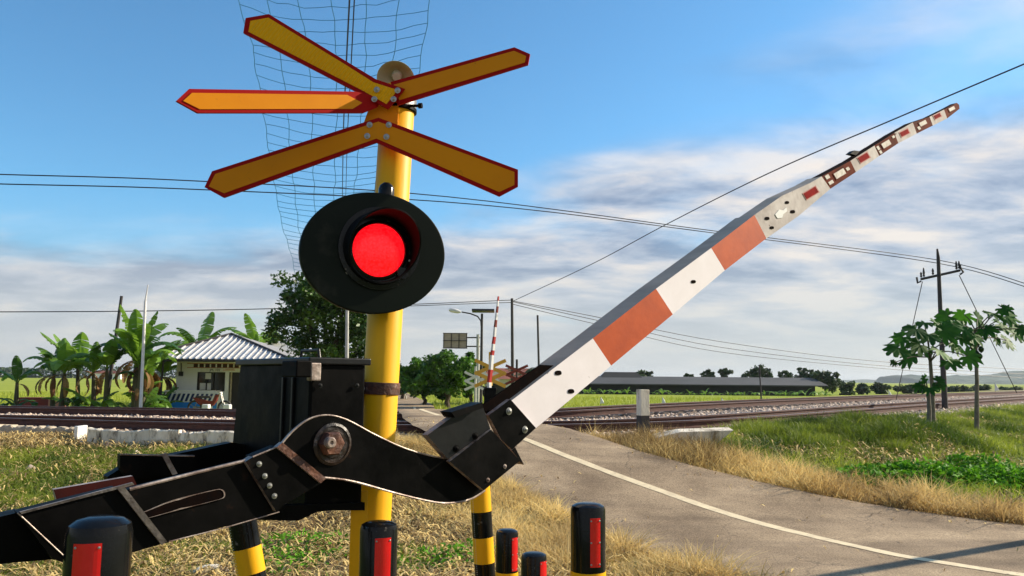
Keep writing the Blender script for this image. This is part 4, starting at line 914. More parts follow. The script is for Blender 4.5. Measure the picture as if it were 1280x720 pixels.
# ------------------------------------------------------------------ hut
Yh = 36.0
ha_ = P(218, 512, Yh); hz0 = -.05
hut = thing('crossing_hut', 'small white crossing keeper hut with pale ribbed hipped roof and blue striped front', 'hut', (ha_.x, Yh, 0)); local(hut)
k = Yh / 1000.0
def hx_(px): return (P(px, 480, Yh).x - ha_.x)
def hz_(py, px=250): return P(px, py, Yh).z
wL, wR = 0, hx_(348); zE = hz_(452)
winx0, winx1 = hx_(246), hx_(281); winz0, winz1 = hz_(489), hz_(465); drx0, drx1 = hx_(285.5), hx_(301)
D_ = 4.0
wl = MB()
def wq(x0, x1, z0, z1, y=0, th=.15): wl.box(((x0 + x1) / 2, y + th / 2, (z0 + z1) / 2), (x1 - x0, th, z1 - z0))
wq(wL, winx0, hz0, zE); wq(winx0, winx1, hz0, winz0); wq(winx0, winx1, winz1, zE); wq(winx1, drx0, hz0, zE); wq(drx0, drx1, winz1, zE); wq(drx1, wR, hz0, zE)
wl.box((wL + .075, D_ / 2 + .08, (hz0 + zE) / 2), (.15, D_ - .16, zE - hz0)); wl.box((wR - .075, D_ / 2 + .08, (hz0 + zE) / 2), (.15, D_ - .16, zE - hz0)); wl.box(((wL + wR) / 2, D_ + .075, (hz0 + zE) / 2), (wR - wL, .15, zE - hz0))
wallo = wl.make('wall', M['wall'], hut)
wn = MB(); wn.box(((winx0 + winx1) / 2, .10, (winz0 + winz1) / 2), (winx1 - winx0, .01, winz1 - winz0)); win = wn.make('window', M['glass'], hut)
fr = MB(); t_ = .05
for z in (winz0, winz1): fr.box(((winx0 + winx1) / 2, .06, z), (winx1 - winx0 + t_, .07, t_))
for x in (winx0, winx1, hx_(257.5), hx_(266)): fr.box((x, .06, (winz0 + winz1) / 2), (t_, .06, winz1 - winz0 - t_))
o = fr.make('window_frame', M['frame'], hut); o.parent = win
pp = MB(); pp.box((hx_(259.5), .03, hz_(470)), (.26, .006, .26)); pp.box((hx_(256), .08, hz_(483)), (.5, .006, .3)); o = pp.make('notice_paper', M['white'], hut); o.parent = win
dr = MB(); dr.box(((drx0 + drx1) / 2, .12, (hz0 + winz1) / 2), (drx1 - drx0, .04, winz1 - hz0)); dr.make('door', M['frame'], hut)
dr = MB(); dr.box((drx0 + .1, .05, (hz0 + winz1) / 2), (.07, .03, winz1 - hz0)); dr.make('door_post', M['concrete'], hut)
vt = MB()
for i in range(10): vt.box((hx_(243.6) + i * .262, -.004, hz_(457)), (.19, .02, .16))
vt.make('vent_block', M['brown'], hut)
vf = MB(); vf.box((hx_(272), .0, hz_(459.5)), (2.8, .02, .03)); vf.box((hx_(272), .0, hz_(454.4)), (2.8, .02, .03)); vf.make('vent_ledge', M['pinkred'], hut)
sg_ = MB(); sg_.box((hx_(274), -.04, hz_(462.5)), (1.7, .03, .17)); sgo = sg_.make('name_board', M['white'], hut)
def text(body, loc, size, rot, m, parent, ext=.003):
    cu = bpy.data.curves.new('lettering', 'FONT'); cu.body = body; cu.size = size; cu.extrude = ext; cu.align_x = 'CENTER'; cu.align_y = 'CENTER'; cu.materials.append(m)
    tmp = bpy.data.objects.new('tmp', cu); COL.objects.link(tmp); dg = bpy.context.evaluated_depsgraph_get(); me = bpy.data.meshes.new_from_object(tmp.evaluated_get(dg)); bpy.data.objects.remove(tmp)
    o = bpy.data.objects.new('lettering', me); COL.objects.link(o); o.location = loc; o.rotation_euler = rot; o.parent = parent; return o
text('JPL 102', (hx_(268.5), -.062, hz_(462.5)), .155, (R(90), 0, 0), M['hole'], sgo)
ln = MB(); ln.box((hx_(286), -.058, hz_(462.3)), (.55, .004, .03)); ln.box((hx_(287), -.058, hz_(461.1)), (.4, .004, .02)); o = ln.make('small_print', M['pinkred'], hut); o.parent = sgo
mtb = MB(); mtb.box((hx_(226), -.05, hz_(467.5)), (.17, .1, .2)); mtb.tube([(hx_(226), -.03, hz_(466)), (hx_(225.5), -.03, hz_(454))], .02, 6); mtb.make('meter_box', M['pole_dark'], hut)
# blue and white railing panel in front
pnz0, pnz1 = hz_(512), hz_(488.5); px0, px1 = hx_(218.5), hx_(283)
pn = MB(); pn.box(((px0 + px1) / 2, -.9, (hz_(502) + pnz0) / 2 - .15), (px1 - px0, .08, hz_(502) - pnz0 + .3)); bal = pn.make('balustrade', M['blue'], hut)
pn = MB(); pn.box(((px0 + px1) / 2, -.9, (hz_(490.5) + hz_(502)) / 2), (px1 - px0, .08, hz_(490.5) - hz_(502))); o = pn.make('balustrade_panel', M['white'], hut); o.parent = bal
pn = MB()
for i in range(11):
    x = hx_(220) + i * (px1 - px0 - .1) / 11; w = .11; zl, zh = hz_(501), hz_(491.6)
    pn.prism([(x, -.945, zl), (x + w, -.945, zl), (x + w + .12, -.945, zh), (x + .12, -.945, zh)], (0, .006, 0))
o = pn.make('balustrade_stripe', M['navy'], hut); o.parent = bal
pn = MB(); pn.box(((px0 + px1) / 2, -.9, pnz1), (px1 - px0 + .08, .12, .07)); pn.box((px1, -.9, (pnz0 + pnz1) / 2), (.07, .1, pnz1 - pnz0)); o = pn.make('balustrade_rail', M['white'], hut); o.parent = bal
# hipped roof with ribs
ex0, ex1 = hx_(187), hx_(372); ey0, ey1 = -1.3, D_ + 1.3; zr = hz_(449.5); apx = P(289, 418.5, Yh + D_ / 2).x - ha_.x; za = P(289, 418.5, Yh + D_ / 2).z
rf = MB(); ay = (ey0 + ey1) / 2; A_ = [(ex0, ey0, zr), (ex1, ey0, zr), (ex1, ey1, zr), (ex0, ey1, zr), (apx - .1, ay, za), (apx + .1, ay, za)]
rf.add(A_, [(0, 1, 5, 4), (1, 2, 5), (2, 3, 4, 5), (3, 0, 4)])
rf.add([(x, y, z - .10) for x, y, z in A_[:4]], [(0, 3, 2, 1)]); 
rf.add([A_[0], A_[1], A_[2], A_[3]] + [(x, y, z - .10) for x, y, z in A_[:4]], [(0, 4, 5, 1), (1, 5, 6, 2), (2, 6, 7, 3), (3, 7, 4, 0)])
roof = rf.make('roof', M['roof'], hut)
rb = MB(); n = 24
for i in range(1, n):
    x = ex0 + (ex1 - ex0) * i / n; t = (x - ex0) / (apx - ex0) if x < apx else (ex1 - x) / (ex1 - apx); t = min(t, .985)
    xx = x; p1 = Vector((xx, ey0, zr + .03)); p2 = Vector((xx, ey0 + (ay - ey0) * t, zr + (za - zr) * t + .03)); 
    rb.tube([p1 - Vector((0, 0, .01)), p2 - Vector((0, 0, .01))], .04, 6)
for i in range(1, 20):
    y = ey0 + (ey1 - ey0) * i / 20; t = min(.97, 1 - abs(2 * i / 20 - 1)); rb.tube([(ex1, y, zr + .03), (ex1 + (apx - ex1) * t, y, zr + (za - zr) * t + .03)], .045, 4)
o = rb.make('roof_rib', M['roof'], hut); o.parent = roof
rd_ = MB()
for c in (A_[0], A_[1]): rd_.tube([Vector(c) + Vector((0, 0, .05)), Vector((apx, ay, za + .06))], .05, 6)
rd_.box(((ex0 + ex1) / 2, ey0 - .03, zr - .06), (ex1 - ex0, .05, .12)); o = rd_.make('fascia', M['pole_dark'], hut); o.parent = roof
# leaning dark post beside hut
MB().tube([(-.15, -1.15, 0), (-.12, -1.15, zr)], .04, 8).make('verandah_post', M['pole_dark'], hut)
# second pale roof behind
p = P(355, 440, 46); h2 = thing('open_shelter', 'pale roofed shelter partly hidden behind the hut and big tree', 'shelter', (p.x, 46, 0)); local(h2)
zt_, ze_ = P(355, 424, 46).z, P(355, 438, 46).z
rf = MB(); rf.add([(-2.4, -1.5, ze_), (2.0, -1.5, ze_), (2.0, 2.5, ze_), (-2.4, 2.5, ze_), (-.3, .5, zt_), (.6, .5, zt_), (-2.4, -1.5, ze_ - .1), (2.0, -1.5, ze_ - .1), (2.0, 2.5, ze_ - .1), (-2.4, 2.5, ze_ - .1)], [(0, 1, 5, 4), (1, 2, 5), (2, 3, 4, 5), (3, 0, 4), (0, 6, 7, 1), (1, 7, 8, 2), (2, 8, 9, 3), (3, 9, 6, 0), (6, 9, 8, 7)]); rf.make('roof', M['roof'], h2)
for x, y in ((-2, -1.2), (1.7, -1.2), (-2, 2.2), (1.7, 2.2)): MB().tube([(x, y, 0), (x, y, ze_ - .05)], .07, 8).make('post', M['pole_dark'], h2)
MB().box((0, 2.2, ze_ / 2), (3.6, .1, ze_ - .4)).make('wall', M['wall'], h2)

# parked motorbike in front of the hut
mbk = thing('motorbike', 'small dark motorbike with a red body panel parked in front of the hut', 'motorbike', tuple(P(262, 512, 33.5))); mbk.location.z = 0; local(mbk)
def wheel(x):
    w = MB(); vs = []; n = 28; m_ = 8
    for i in range(n):
        a = 2 * math.pi * i / n
        for j in range(m_):
            b = 2 * math.pi * j / m_; r = .27 + .045 * math.cos(b); vs.append((x + r * math.cos(a), .045 * math.sin(b), .315 + r * math.sin(a)))
    w.add(vs, [(i * m_ + j, ((i + 1) % n) * m_ + j, ((i + 1) % n) * m_ + (j + 1) % m_, i * m_ + (j + 1) % m_) for i in range(n) for j in range(m_)])
    o = w.make('wheel', M['pole_dark'], mbk, smooth=True); w = MB(); w.lathe((x, -.04, .315), (0, 1, 0), [(.05, 0), (.05, .08)], 12)
    for k_ in range(5): a = k_ * 1.2566; w.tube([(x, 0, .315), (x + .25 * math.cos(a), 0, .315 + .25 * math.sin(a))], .012, 5)
    p_ = w.make('rim', M['steel'], mbk); p_.parent = o
wheel(-.62); wheel(.62)
w = MB(); w.prism([(-.45, -.09, .45), (-.1, -.09, .42), (.15, -.09, .40), (.3, -.09, .62), (.35, -.09, .88), (.22, -.09, .84), (.12, -.09, .60), (-.1, -.09, .60), (-.5, -.09, .72), (-.72, -.09, .74)], (0, .18, 0)); w.make('body_panel', M['darkred'], mbk, bevel=.02)
w = MB(); w.box((-.28, 0, .76), (.62, .2, .09)); w.make('saddle', M['pole_dark'], mbk, bevel=.03)
w = MB(); w.tube([(.62, .07, .32), (.42, .07, .95)], .022, 8); w.tube([(.62, -.07, .32), (.42, -.07, .95)], .022, 8); w.make('fork', M['steel'], mbk, smooth=True)
w = MB(); w.tube([(.30, -.33, 1.05), (.40, -.1, .97), (.40, .1, .97), (.30, .33, 1.05)], .015, 8); w.make('handlebar', M['pole_dark'], mbk, smooth=True)
w = MB(); w.lathe((.44, 0, .9), (1, 0, 0), [(.05, -.06), (.08, 0), (.08, .03), (.05, .05)], 16); w.make('headlight', M['white'], mbk, smooth=True)
w = MB(); w.box((-.1, 0, .38), (.36, .2, .2)); w.tube([(-.1, .12, .3), (-.7, .14, .34)], .035, 8); w.make('engine', M['steel'], mbk, bevel=.02)
for px, lab in ((257.5, 'white painted concrete block left of the motorbike'), (284, 'white painted concrete block at the end of the balustrade')):
    p = P(px, 514, 31.5); t = MB().box((0, 0, .38), (.26, .3, .76)).make('concrete_block', M['white'], None, bevel=.04); t.location = (p.x, 31.5, 0.0); zt1 = P(px, 505.5, 31.5).z; t.scale.z = zt1 / .76; tag(t, lab, 'block', 'white blocks in front of the hut')
# red and pink block far left
p = P(22, 512, 33); pl = thing('concrete_planter', 'long low concrete block painted dark red and faded pink beyond the tracks', 'block', (p.x, 33, 0)); local(pl)
s_ = .033; zt_ = P(50, 497, 33).z
MB().box((18.5 * s_, .3, zt_ / 2), (37 * s_, .6, zt_)).make('side_panel', M['darkred'], pl, bevel=.02)
MB().box((45 * s_, .3, zt_ / 2), (16 * s_, .62, zt_ * .995)).make('end_block', M['pinkred'], pl, bevel=.02)
MB().lathe((44 * s_, -.02, zt_ - .14), (0, 1, 0), [(.06, 0), (.06, .02)], 14).make('hole', M['hole'], pl)

# ------------------------------------------------------------------ poles, lamps and signs beyond the crossing
def simple_pole(name, pts, rads, m, lab, cat='pole', group=None, n=12):
    b = Vector(pts[0]); o = MB().tube(pts, rads, n).make(name, M[m], None, smooth=True, origin=b); return tag(o, lab, cat, group)
def gz(px, py, Yd):  # foot of a pole standing at depth Yd
    p = P(px, py, Yd); return Vector((p.x, p.y, float(H(p.x, p.y)) - .05))
def polepx(name, xb, xt, yt, Yd, r0, r1, m, lab, cat='pole'):
    return simple_pole(name, [gz(xb, 505, Yd), P(xt, yt, Yd)], [r0, r1], m, lab, cat)
mast = thing('mast', 'slim white mast rising in front of the banana plants', 'mast', tuple(gz(176, 512, 27)))
MB().tube([gz(176, 512, 27), P(181.3, 386, 27), P(181.7, 376, 27)], [.055, .045, .045], 10).make('lower_tube', M['white'], mast, smooth=True)
MB().tube([P(181.7, 376, 27), P(185, 356, 27)], [.03, .015], 10).make('upper_tube', M['white'], mast, smooth=True)
polepx('pole', 132, 152, 370, 34, .085, .06, 'pole_dark', 'dark leaning pole standing behind the banana plants')
polepx('concrete_pole', 434, 434, 386, 24, .065, .05, 'pole_pale', 'pale concrete pole beside the yellow signal post')
polepx('utility_pole', 641, 640, 373, 42, .09, .07, 'pole_dark', 'dark utility pole carrying the overhead wires beyond the crossing')
polepx('pole', 675, 672, 394, 40, .06, .05, 'pole_dark', 'bare dark pole just right of the utility pole')
polepx('field_pole', 952, 949, 456, 30, .03, .025, 'pole_dark', 'thin dark pole at the edge of the rice field in front of the shed')
# solar street lamp
b = gz(601, 510, 41); sp_ = thing('street_lamp', 'dark street lamp pole with flat solar panel and curved arm', 'street lamp', tuple(b))
MB().tube([b, P(602.5, 392, 41)], [.085, .06], 12).make('pole', M['pole_dark'], sp_, smooth=True)
MB().box(P(604, 388.5, 41), (1.15, .6, .10), Matrix.Rotation(R(-6), 3, 'X')).make('solar_panel', M['panel'], sp_, bevel=.01)
MB().tube([P(a, b_, 41) for a, b_ in ((601.5, 408), (601, 401), (597, 395.5), (588, 392), (577, 390))], .035, 8).make('lamp_arm', M['pole_dark'], sp_, smooth=True)
hd_ = MB(); p1, p2 = P(576, 390, 41), P(561, 387, 41); hd_.tube([p1, p1.lerp(p2, .25), p1.lerp(p2, .8), p2], [.05, .11, .12, .05], 10); hd_.make('lamp_head', M['white'], sp_, smooth=True)
# direction sign seen from behind
b = gz(597, 510, 42); sb = thing('gantry_sign', 'road sign on a pale post, seen from the back as a framed grey panel', 'road sign', tuple(b))
MB().tube([b, P(597.5, 418, 42)], [.10, .08], 12).make('post', M['pole_pale'], sb, smooth=True)
for y in (422, 433): MB().tube([P(600, y, 42), P(554, y, 41.9)], .035, 8).make('sign_arm', M['pole_dark'], sb)
c = P(569, 426, 41.8); MB().box(c, (1.25, .04, .78)).make('sign_panel', M['boom_grey'], sb)
fr = MB()
for dx in (-.6, -.2, .2, .6): fr.box(c + Vector((dx, -.05, 0)), (.035, .04, .80))
for dz in (-.39, 0, .39): fr.box(c + Vector((0, -.06, dz)), (1.28, .03, .035))
o = fr.make('sign_frame', M['pole_dark'], sb)
# far barrier boom
b = gz(612, 515, 27); fb = thing('crossing_barrier', 'raised red and white barrier boom standing upright across the tracks', 'barrier', tuple(b))
ptsb = [(611.5, 492), (611.5, 478), (613.5, 462), (615, 444), (616, 438), (616.7, 430), (618, 421), (619, 409), (620, 400), (621, 391), (622, 383), (622.5, 376), (623, 370.5)]
cols = ['white', 'red', 'white', 'red', 'white', 'red', 'white', 'red', 'white', 'red', 'white', 'red']
cols = ['white', 'red', 'white', 'red', 'white', 'red', 'white', 'darkred', 'white', 'darkred', 'white', 'red']
for i in range(12):
    r0, r1 = .085 - .0045 * i, .085 - .0045 * (i + 1); MB().tube([P(*ptsb[i], 27), P(*ptsb[i + 1], 27)], [r0, r1], 4).make('red_band' if 'red' in cols[i] else 'white_band', M[cols[i]], fb)
MB().box(P(613, 493, 27) - Vector((0, 0, .15)), (.42, .35, .75)).make('mechanism_box', M['black'], fb, bevel=.03)
MB().tube([b, P(612, 497, 27)], .12, 10).make('stand', M['pole_dark'], fb)
def crossbuck(px, py, Yd, w, m, m2, lab, post='pole_dark', tiers=2, pw=.05):
    b = gz(px, 510, Yd); t = thing('crossbuck_sign', lab, 'crossing sign', tuple(b)); c = P(px, py, Yd)
    MB().tube([b, c + Vector((0, .06, w * .45))], pw, 10).make('post', M[post], t, smooth=True)
    for k_ in range(tiers):
        cc = c + Vector((0, 0, -k_ * w * .36)); 
        for s in (-1, 1):
            rot = Matrix.Rotation(s * R(24), 3, 'Y'); MB().box(cc + Vector((0, -.02 * s - .03, 0)), (w, .015, w * .105), rot).make('sign_arm', M[m], t)
    if m2: MB().lathe(c + Vector((0, -.1, -w * .75)), (0, -1, 0), [(w * .22, 0), (w * .22, .03), (w * .1, .03)], 20).make('signal_disc', M[m2], t)
    return t
crossbuck(613, 459, 29, 1.22, 'orange_sign', 'black', 'faded yellow double crossbuck behind the upright far barrier', 'yellow', 2, .07)
crossbuck(594, 471, 33, .95, 'white', None, 'small white crossbuck on a thin post left of the street lamp', 'pole_pale', 2)
crossbuck(611, 470, 31, .9, 'white', 'black', 'white crossbuck partly hidden behind the street lamp pole', 'pole_dark', 1)
crossbuck(646, 463, 33, 1.0, 'darkred', 'black', 'dark red crossbuck with black signal disc at the foot of the utility pole', 'pole_dark', 2)
# house beyond
b = P(640, 500, 50); hs_ = thing('house', 'low white house with red roof behind the far barrier', 'house', (b.x, 50, 0)); local(hs_)
zt_ = P(640, 474, 50).z; MB().box((0, 2, zt_ / 2), (3.4, 4, zt_)).make('wall', M['wall'], hs_)
MB().add([(-2.1, -.4, zt_), (2.1, -.4, zt_), (2.1, 4.4, zt_), (-2.1, 4.4, zt_), (-2.1, 2, zt_ + .7), (2.1, 2, zt_ + .7)], [(0, 1, 5, 4), (2, 3, 4, 5), (0, 4, 3), (1, 2, 5), (0, 3, 2, 1)]).make('roof', M['houseroof'], hs_)
w = MB(); w.box((-.8, -.03, zt_ * .55), (.8, .05, .9)); w.box((.8, -.03, zt_ * .5), (.8, .05, 1.2)); w.make('window', M['frame'], hs_)
# small water barrier and distant car on the road
p = hit(488, 512, HR); t = MB(); t.prism([(-.30, -.15, 0), (.10, -.15, 0), (.10, -.12, .18), (.02, -.06, .42), (-.22, -.06, .42), (-.30, -.12, .18)], (0, .3, 0)); o = t.make('road_barrier', M['red'], None, bevel=.03); o.location = p; tag(o, 'small red plastic road barrier beyond the tracks at the left of the road', 'barrier')
p = hit(497, 487, HR); cr_ = thing('parked_car', 'tiny white car far away on the road under the trees', 'car', tuple(p)); local(cr_)
MB().prism([(-.8, -2, .3), (.8, -2, .3), (.85, -2, .8), (.65, -2, .95), (.55, -2, 1.4), (-.55, -2, 1.4), (-.65, -2, .95), (-.85, -2, .8)], (0, 4, 0)).make('body', M['white'], cr_, bevel=.12)
for x in (-.75, .75):
    for y in (-1.3, 1.3): MB().lathe((x, y, .3), (1, 0, 0), [(.3, -.08), (.3, .08)], 14).make('wheel', M['pole_dark'], cr_)
MB().box((0, -2.01, 1.12), (.95, .05, .35)).make('windscreen', M['glass'], cr_)
# road sign among the trees
p = gz(508, 500, 62); t = thing('road_sign', 'small pale rectangular sign in front of the roadside trees', 'road sign', tuple(p)); MB().tube([p, P(501, 468, 62)], .05, 8).make('post', M['pole_pale'], t); MB().box(P(500.5, 465, 62), (.5, .04, .32)).make('sign_panel', M['white'], t)

# telegraph pole with crossarm and stays
b = gz(1182, 523, 24); tp = thing('telegraph_pole', 'dark telegraph pole with crossarm and insulators between the papaya trees', 'telegraph pole', tuple(b))
tpt = P(1171.5, 311, 24); MB().tube([b, b.lerp(tpt, .55), P(1172.8, 322, 24), tpt], [.085, .065, .05, .025], 12).make('pole', M['pole_dark'], tp, smooth=True)
c1_, c2_ = P(1151, 349, 24), P(1200, 338, 24)
MB().tube([c1_, c2_], .038, 4).make('crossarm', M['pole_dark'], tp)
for t_, hgt in ((.0, .18), (.07, .32), (.3, .22), (.97, .28), (1.0, .1), (.9, .3)):
    q_ = c1_.lerp(c2_, t_) + Vector((0, -.03, .05)); MB().lathe(q_, (0, 0, 1), [(.015, 0), (.036, .03), (.022, .08), (.036, .11), (.02, hgt * .8), (.01, hgt * .8 + .02)], 10).make('insulator', M['pole_dark'], tp, smooth=True)
MB().tube([c1_ + Vector((0, 0, -.06)), c1_ + Vector((-.1, 0, -.12)), c1_ + Vector((-.12, 0, .06))], .03, 6).make('hook', M['pole_dark'], tp); MB().tube([c2_ + Vector((0, 0, .1)), c2_ + Vector((.1, 0, -.05)), c2_ + Vector((0, 0, -.12))], .03, 6).make('hook', M['pole_dark'], tp)
for (x1_, y1_, Y1), (x2_, y2_, Y2), lab in (((1153, 352, 24), (1120, 500, 30), 'stay wire slanting down left of the telegraph pole'), ((1199, 344, 24), (1271, 491, 27), 'stay wire slanting down right of the telegraph pole')):
    a, bb = P(x1_, y1_, Y1), P(x2_, y2_, Y2); simple_pole('stay_wire', [a, bb], .013, 'wire', lab, 'wire', n=5)

# ------------------------------------------------------------------ overhead wires
def wire(pts, r, lab, group=None):
    p3 = [P(*p) for p in pts]; a = np.array([tuple(p) for p in p3]); n = len(a); out = arcpts([tuple(p) for p in a], 7)
    o = MB().tube([Vector(p) for p in out], r, 5).make('overhead_wire', M['wire'], None, origin=p3[0]); tag(o, lab, 'wire', group)
wire([(-160, 213, 14), (0, 218, 14.5), (240, 226, 15.5), (560, 246, 17.5), (895, 289, 21), (1172, 325, 24), (1290, 357, 22)], .012, 'upper of the two long wires crossing the whole sky to the telegraph pole')
wire([(-160, 226, 14), (0, 230, 14.5), (250, 237, 15.5), (600, 256, 17.5), (890, 291, 21), (1172, 329, 24), (1290, 361, 22)], .012, 'lower of the two long wires crossing the whole sky to the telegraph pole')
wire([(640, 377, 42), (740, 330, 34), (830, 282, 27), (960, 217, 21), (1120, 148, 17), (1290, 76, 14)], .016, 'single wire climbing diagonally from the utility pole to the upper right')
wire([(-40, 390, 30), (160, 389, 32), (335, 386, 35), (500, 381, 38), (640, 375, 42)], .020, 'black wire running level from the left edge to the utility pole')
wire([(500, 383, 38), (580, 380, 40), (640, 378, 42)], .018, 'short second wire meeting the utility pole from the left')
wire([(640, 376, 42), (740, 395, 46), (900, 427, 52), (1100, 452, 60), (1290, 462, 70)], .020, 'topmost of three wires sinking from the utility pole towards the right')
wire([(640, 377, 42), (740, 399, 46), (900, 434, 52), (1100, 457, 60), (1290, 468, 70)], .020, 'middle one of three wires sinking from the utility pole towards the right')
wire([(640, 380, 42), (740, 404, 46), (900, 440, 52), (1120, 462, 60), (1290, 473, 70)], .018, 'lowest of three wires sinking from the utility pole towards the right')
wire([(428, 255, 30), (429, 180, 17), (432, 100, 12.4), (438, -20, 9)], .012, 'thicker left cable of the close pair running overhead along the net')
wire([(432, 255, 30), (434, 180, 17), (438, 100, 12.4), (444, -20, 9)], .009, 'thinner right cable of the close pair running overhead along the net')
# safety net hung overhead
Zn = 7.0; nm = MB(); colsx = 7
def netpt(u, v):  # u 0..1 across, v along (metres away)
    Yn = 9.0 * (48 / 9.0) ** v; w = 1.42
    xl = P(283, 0, 10.9).x; 
    Lx = np.interp(Yn, [9, 10.9, 12.4, 15, 20, 28, 36, 48], [-3.75, -3.98, -4.25, -4.9, -6.2, -8.2, -10.0, -13]); Rx = np.interp(Yn, [9, 10.9, 14, 20, 28, 36, 48], [-.75, -1.2, -1.75, -2.9, -4.6, -6.6, -9.6])
    sag = -.35 * 4 * u * (1 - u) * .6 + .02 * math.sin(v * 60 + u * 3)
    return Vector((Lx + (Rx - Lx) * u + .018 * math.sin(v * 70 + u * 9), Yn + .12 * (vn(u * 20, v * 90, 1) - .5), Zn + float(sag)))
nv = 70
for c_ in range(colsx):
    nm.tube([netpt(c_ / (colsx - 1), i / nv) for i in range(nv + 1)], [.0045 + .006 * i / nv for i in range(nv + 1)], 4)
nrow = 46
for i in range(nrow + 1):
    v = i / nrow; nm.tube([netpt(u, v + .003 * math.sin(u * 7 + i)) for u in np.linspace(0, 1, 15)], .0038 + .006 * v, 4)
tag(nm.make('safety_net', M['netwire'], None, origin=netpt(0, 0)), 'wide blue wire net hung overhead under the pair of cables', 'net')

# ------------------------------------------------------------------ plants
def crown_mesh(name, parent, c, rad, nclump, per, size, m, seed=0, clr=.26, hollow=.45, flat=1.0):
    r = np.random.default_rng(seed); d = r.normal(0, 1, (nclump, 3)); d /= np.linalg.norm(d, axis=1)[:, None]; rr = hollow + (1 - hollow) * r.random(nclump) ** .6
    rad = np.array(rad); cc = np.array(c) + d * rr[:, None] * rad * (.82 + .3 * r.random((nclump, 1)))
    pts = []; lv = []
    for k_ in range(nclump):
        n = int(per * (.6 + .8 * r.random())); q_ = r.normal(0, 1, (n, 3)); q_ /= np.linalg.norm(q_, axis=1)[:, None]; q_ *= (r.random((n, 1)) ** .45) * rad.mean() * clr * (.6 + .7 * r.random()); q_[:, 2] *= .75 * flat
        pts.append(cc[k_] + q_); lv.append(np.full(n, r.random()))
    pts = np.concatenate(pts); lv = np.concatenate(lv)
    return leafquads(name, pts, size, m, up=.5, parent=parent, lv=lv)
def tree(name, lab, px, ytop, ybase, Yd, wpx, m='leaf', seed=0, trunk_h=.35, ncl=60, per=60, size=.2, group='trees beyond the railway', foot=None, rb=.12, shape=1.0, nleg=4, hollow=.45, clr=.26, trunkm='bark'):
    b = gz(px, ybase, Yd) if foot is None else foot; top = P(px, ytop, Yd).z; Ht = top - b.z; w = wpx * Yd / 1000 / 2
    t = thing(name, lab, 'tree', tuple(b), group); local(t); r = random.Random(seed)
    hz1 = Ht * trunk_h; cz_ = (hz1 + Ht) / 2; rad = (w * .86, w * .86 * shape, (Ht - hz1) / 2 * .92)
    mb = MB(); mb.tube([(0, 0, 0), (r.uniform(-.05, .05) * w, 0, hz1 * .6), (r.uniform(-.08, .08) * w, 0, hz1 * 1.1)], [rb, rb * .8, rb * .65], 9)
    for i in range(nleg):
        a = 6.283 * i / nleg + r.random(); mb.tube([(0, 0, hz1 * .85), (math.cos(a) * rad[0] * .35, math.sin(a) * rad[1] * .35, cz_ * .92), (math.cos(a) * rad[0] * .7, math.sin(a) * rad[1] * .7, cz_ + rad[2] * .3)], [rb * .55, rb * .35, rb * .12], 7)
    mb.make('trunk', M[trunkm], t, smooth=True)
    crown_mesh('crown', t, (0, 0, cz_), rad, ncl, per, size, M[m], seed, clr, hollow); return t
tree('broadleaf_tree', 'tall dark tree behind the black signal disc', 410, 312, 512, 28, 176, 'leaf', 11, .22, 130, 120, .17, foot=None, rb=.2, hollow=.3, clr=.24)
tree('mango_tree', 'rounded green tree with forked trunk beside the road, nearest of the clump', 560, 436, 505, 44, 84, 'leaf2', 21, .2, 90, 110, .24, rb=.17, hollow=.3)
tree('mango_tree', 'green tree in the middle of the roadside clump', 530, 447, 503, 49, 74, 'leaf2', 22, .18, 80, 90, .26, rb=.15, hollow=.3)
tree('mango_tree', 'dark green tree at the left end of the roadside clump', 502, 456, 498, 62, 52, 'leaf', 23, .18, 45, 80, .3, rb=.15, hollow=.3)
tree('mango_tree', 'green tree tucked behind the street lamp', 588, 446, 503, 50, 50, 'leaf2', 24, .15, 55, 80, .26, rb=.13, hollow=.3)
tree('mango_tree', 'small dark tree just right of the yellow post over the road', 481, 425, 498, 58, 40, 'leaf', 25, .15, 45, 80, .3, rb=.15, hollow=.3)
# feathery palm behind the utility pole and bushes
def palm(lab, px, ytop, Yd, size, n, seed, m='leaf_far', name='palm_tree', group=None):
    b = gz(px, 500, Yd); topz = P(px, ytop, Yd).z; t = thing(name, lab, 'palm', tuple(b), group); local(t); r = random.Random(seed); hz1 = topz - b.z - size * .35
    MB().tube([(0, 0, 0), (.1, 0, hz1 * .5), (0, 0, hz1)], [.16, .11, .10], 8).make('trunk', M['bark'], t, smooth=True)
    V = []; F = []; 
    for i in range(n):
        a = 6.283 * i / n + r.random() * .4; e = r.uniform(.1, 1.0); Ls = size * r.uniform(.8, 1.1); prev = None; dx, dy = math.cos(a), math.sin(a)
        for k_ in range(14):
            t_ = k_ / 13; x = Ls * t_ * math.cos(e * .6); z = Ls * (t_ * math.sin(e) - .75 * t_ * t_); c = np.array([dx * x, dy * x, hz1 + z]); wl_ = Ls * .28 * math.sin(math.pi * min(1, t_ + .12)) + .02
            for s in (-1, 1):
                side = np.array([-dy * s, dx * s, -.5]); tip = c + side * wl_ + np.array([dx, dy, 0]) * wl_ * .5; o_ = len(V); V += [c, c + np.array([dx, dy, 0]) * Ls * .05, tip]; F.append((o_, o_ + 1, o_ + 2))
    npmesh('crown', np.array(V), np.array(F), M[m], t, lv=np.repeat(rng.random(len(F)), 3)); return t
palm('dark feathery palm behind the utility pole', 655, 455, 46, 1.5, 14, 5)
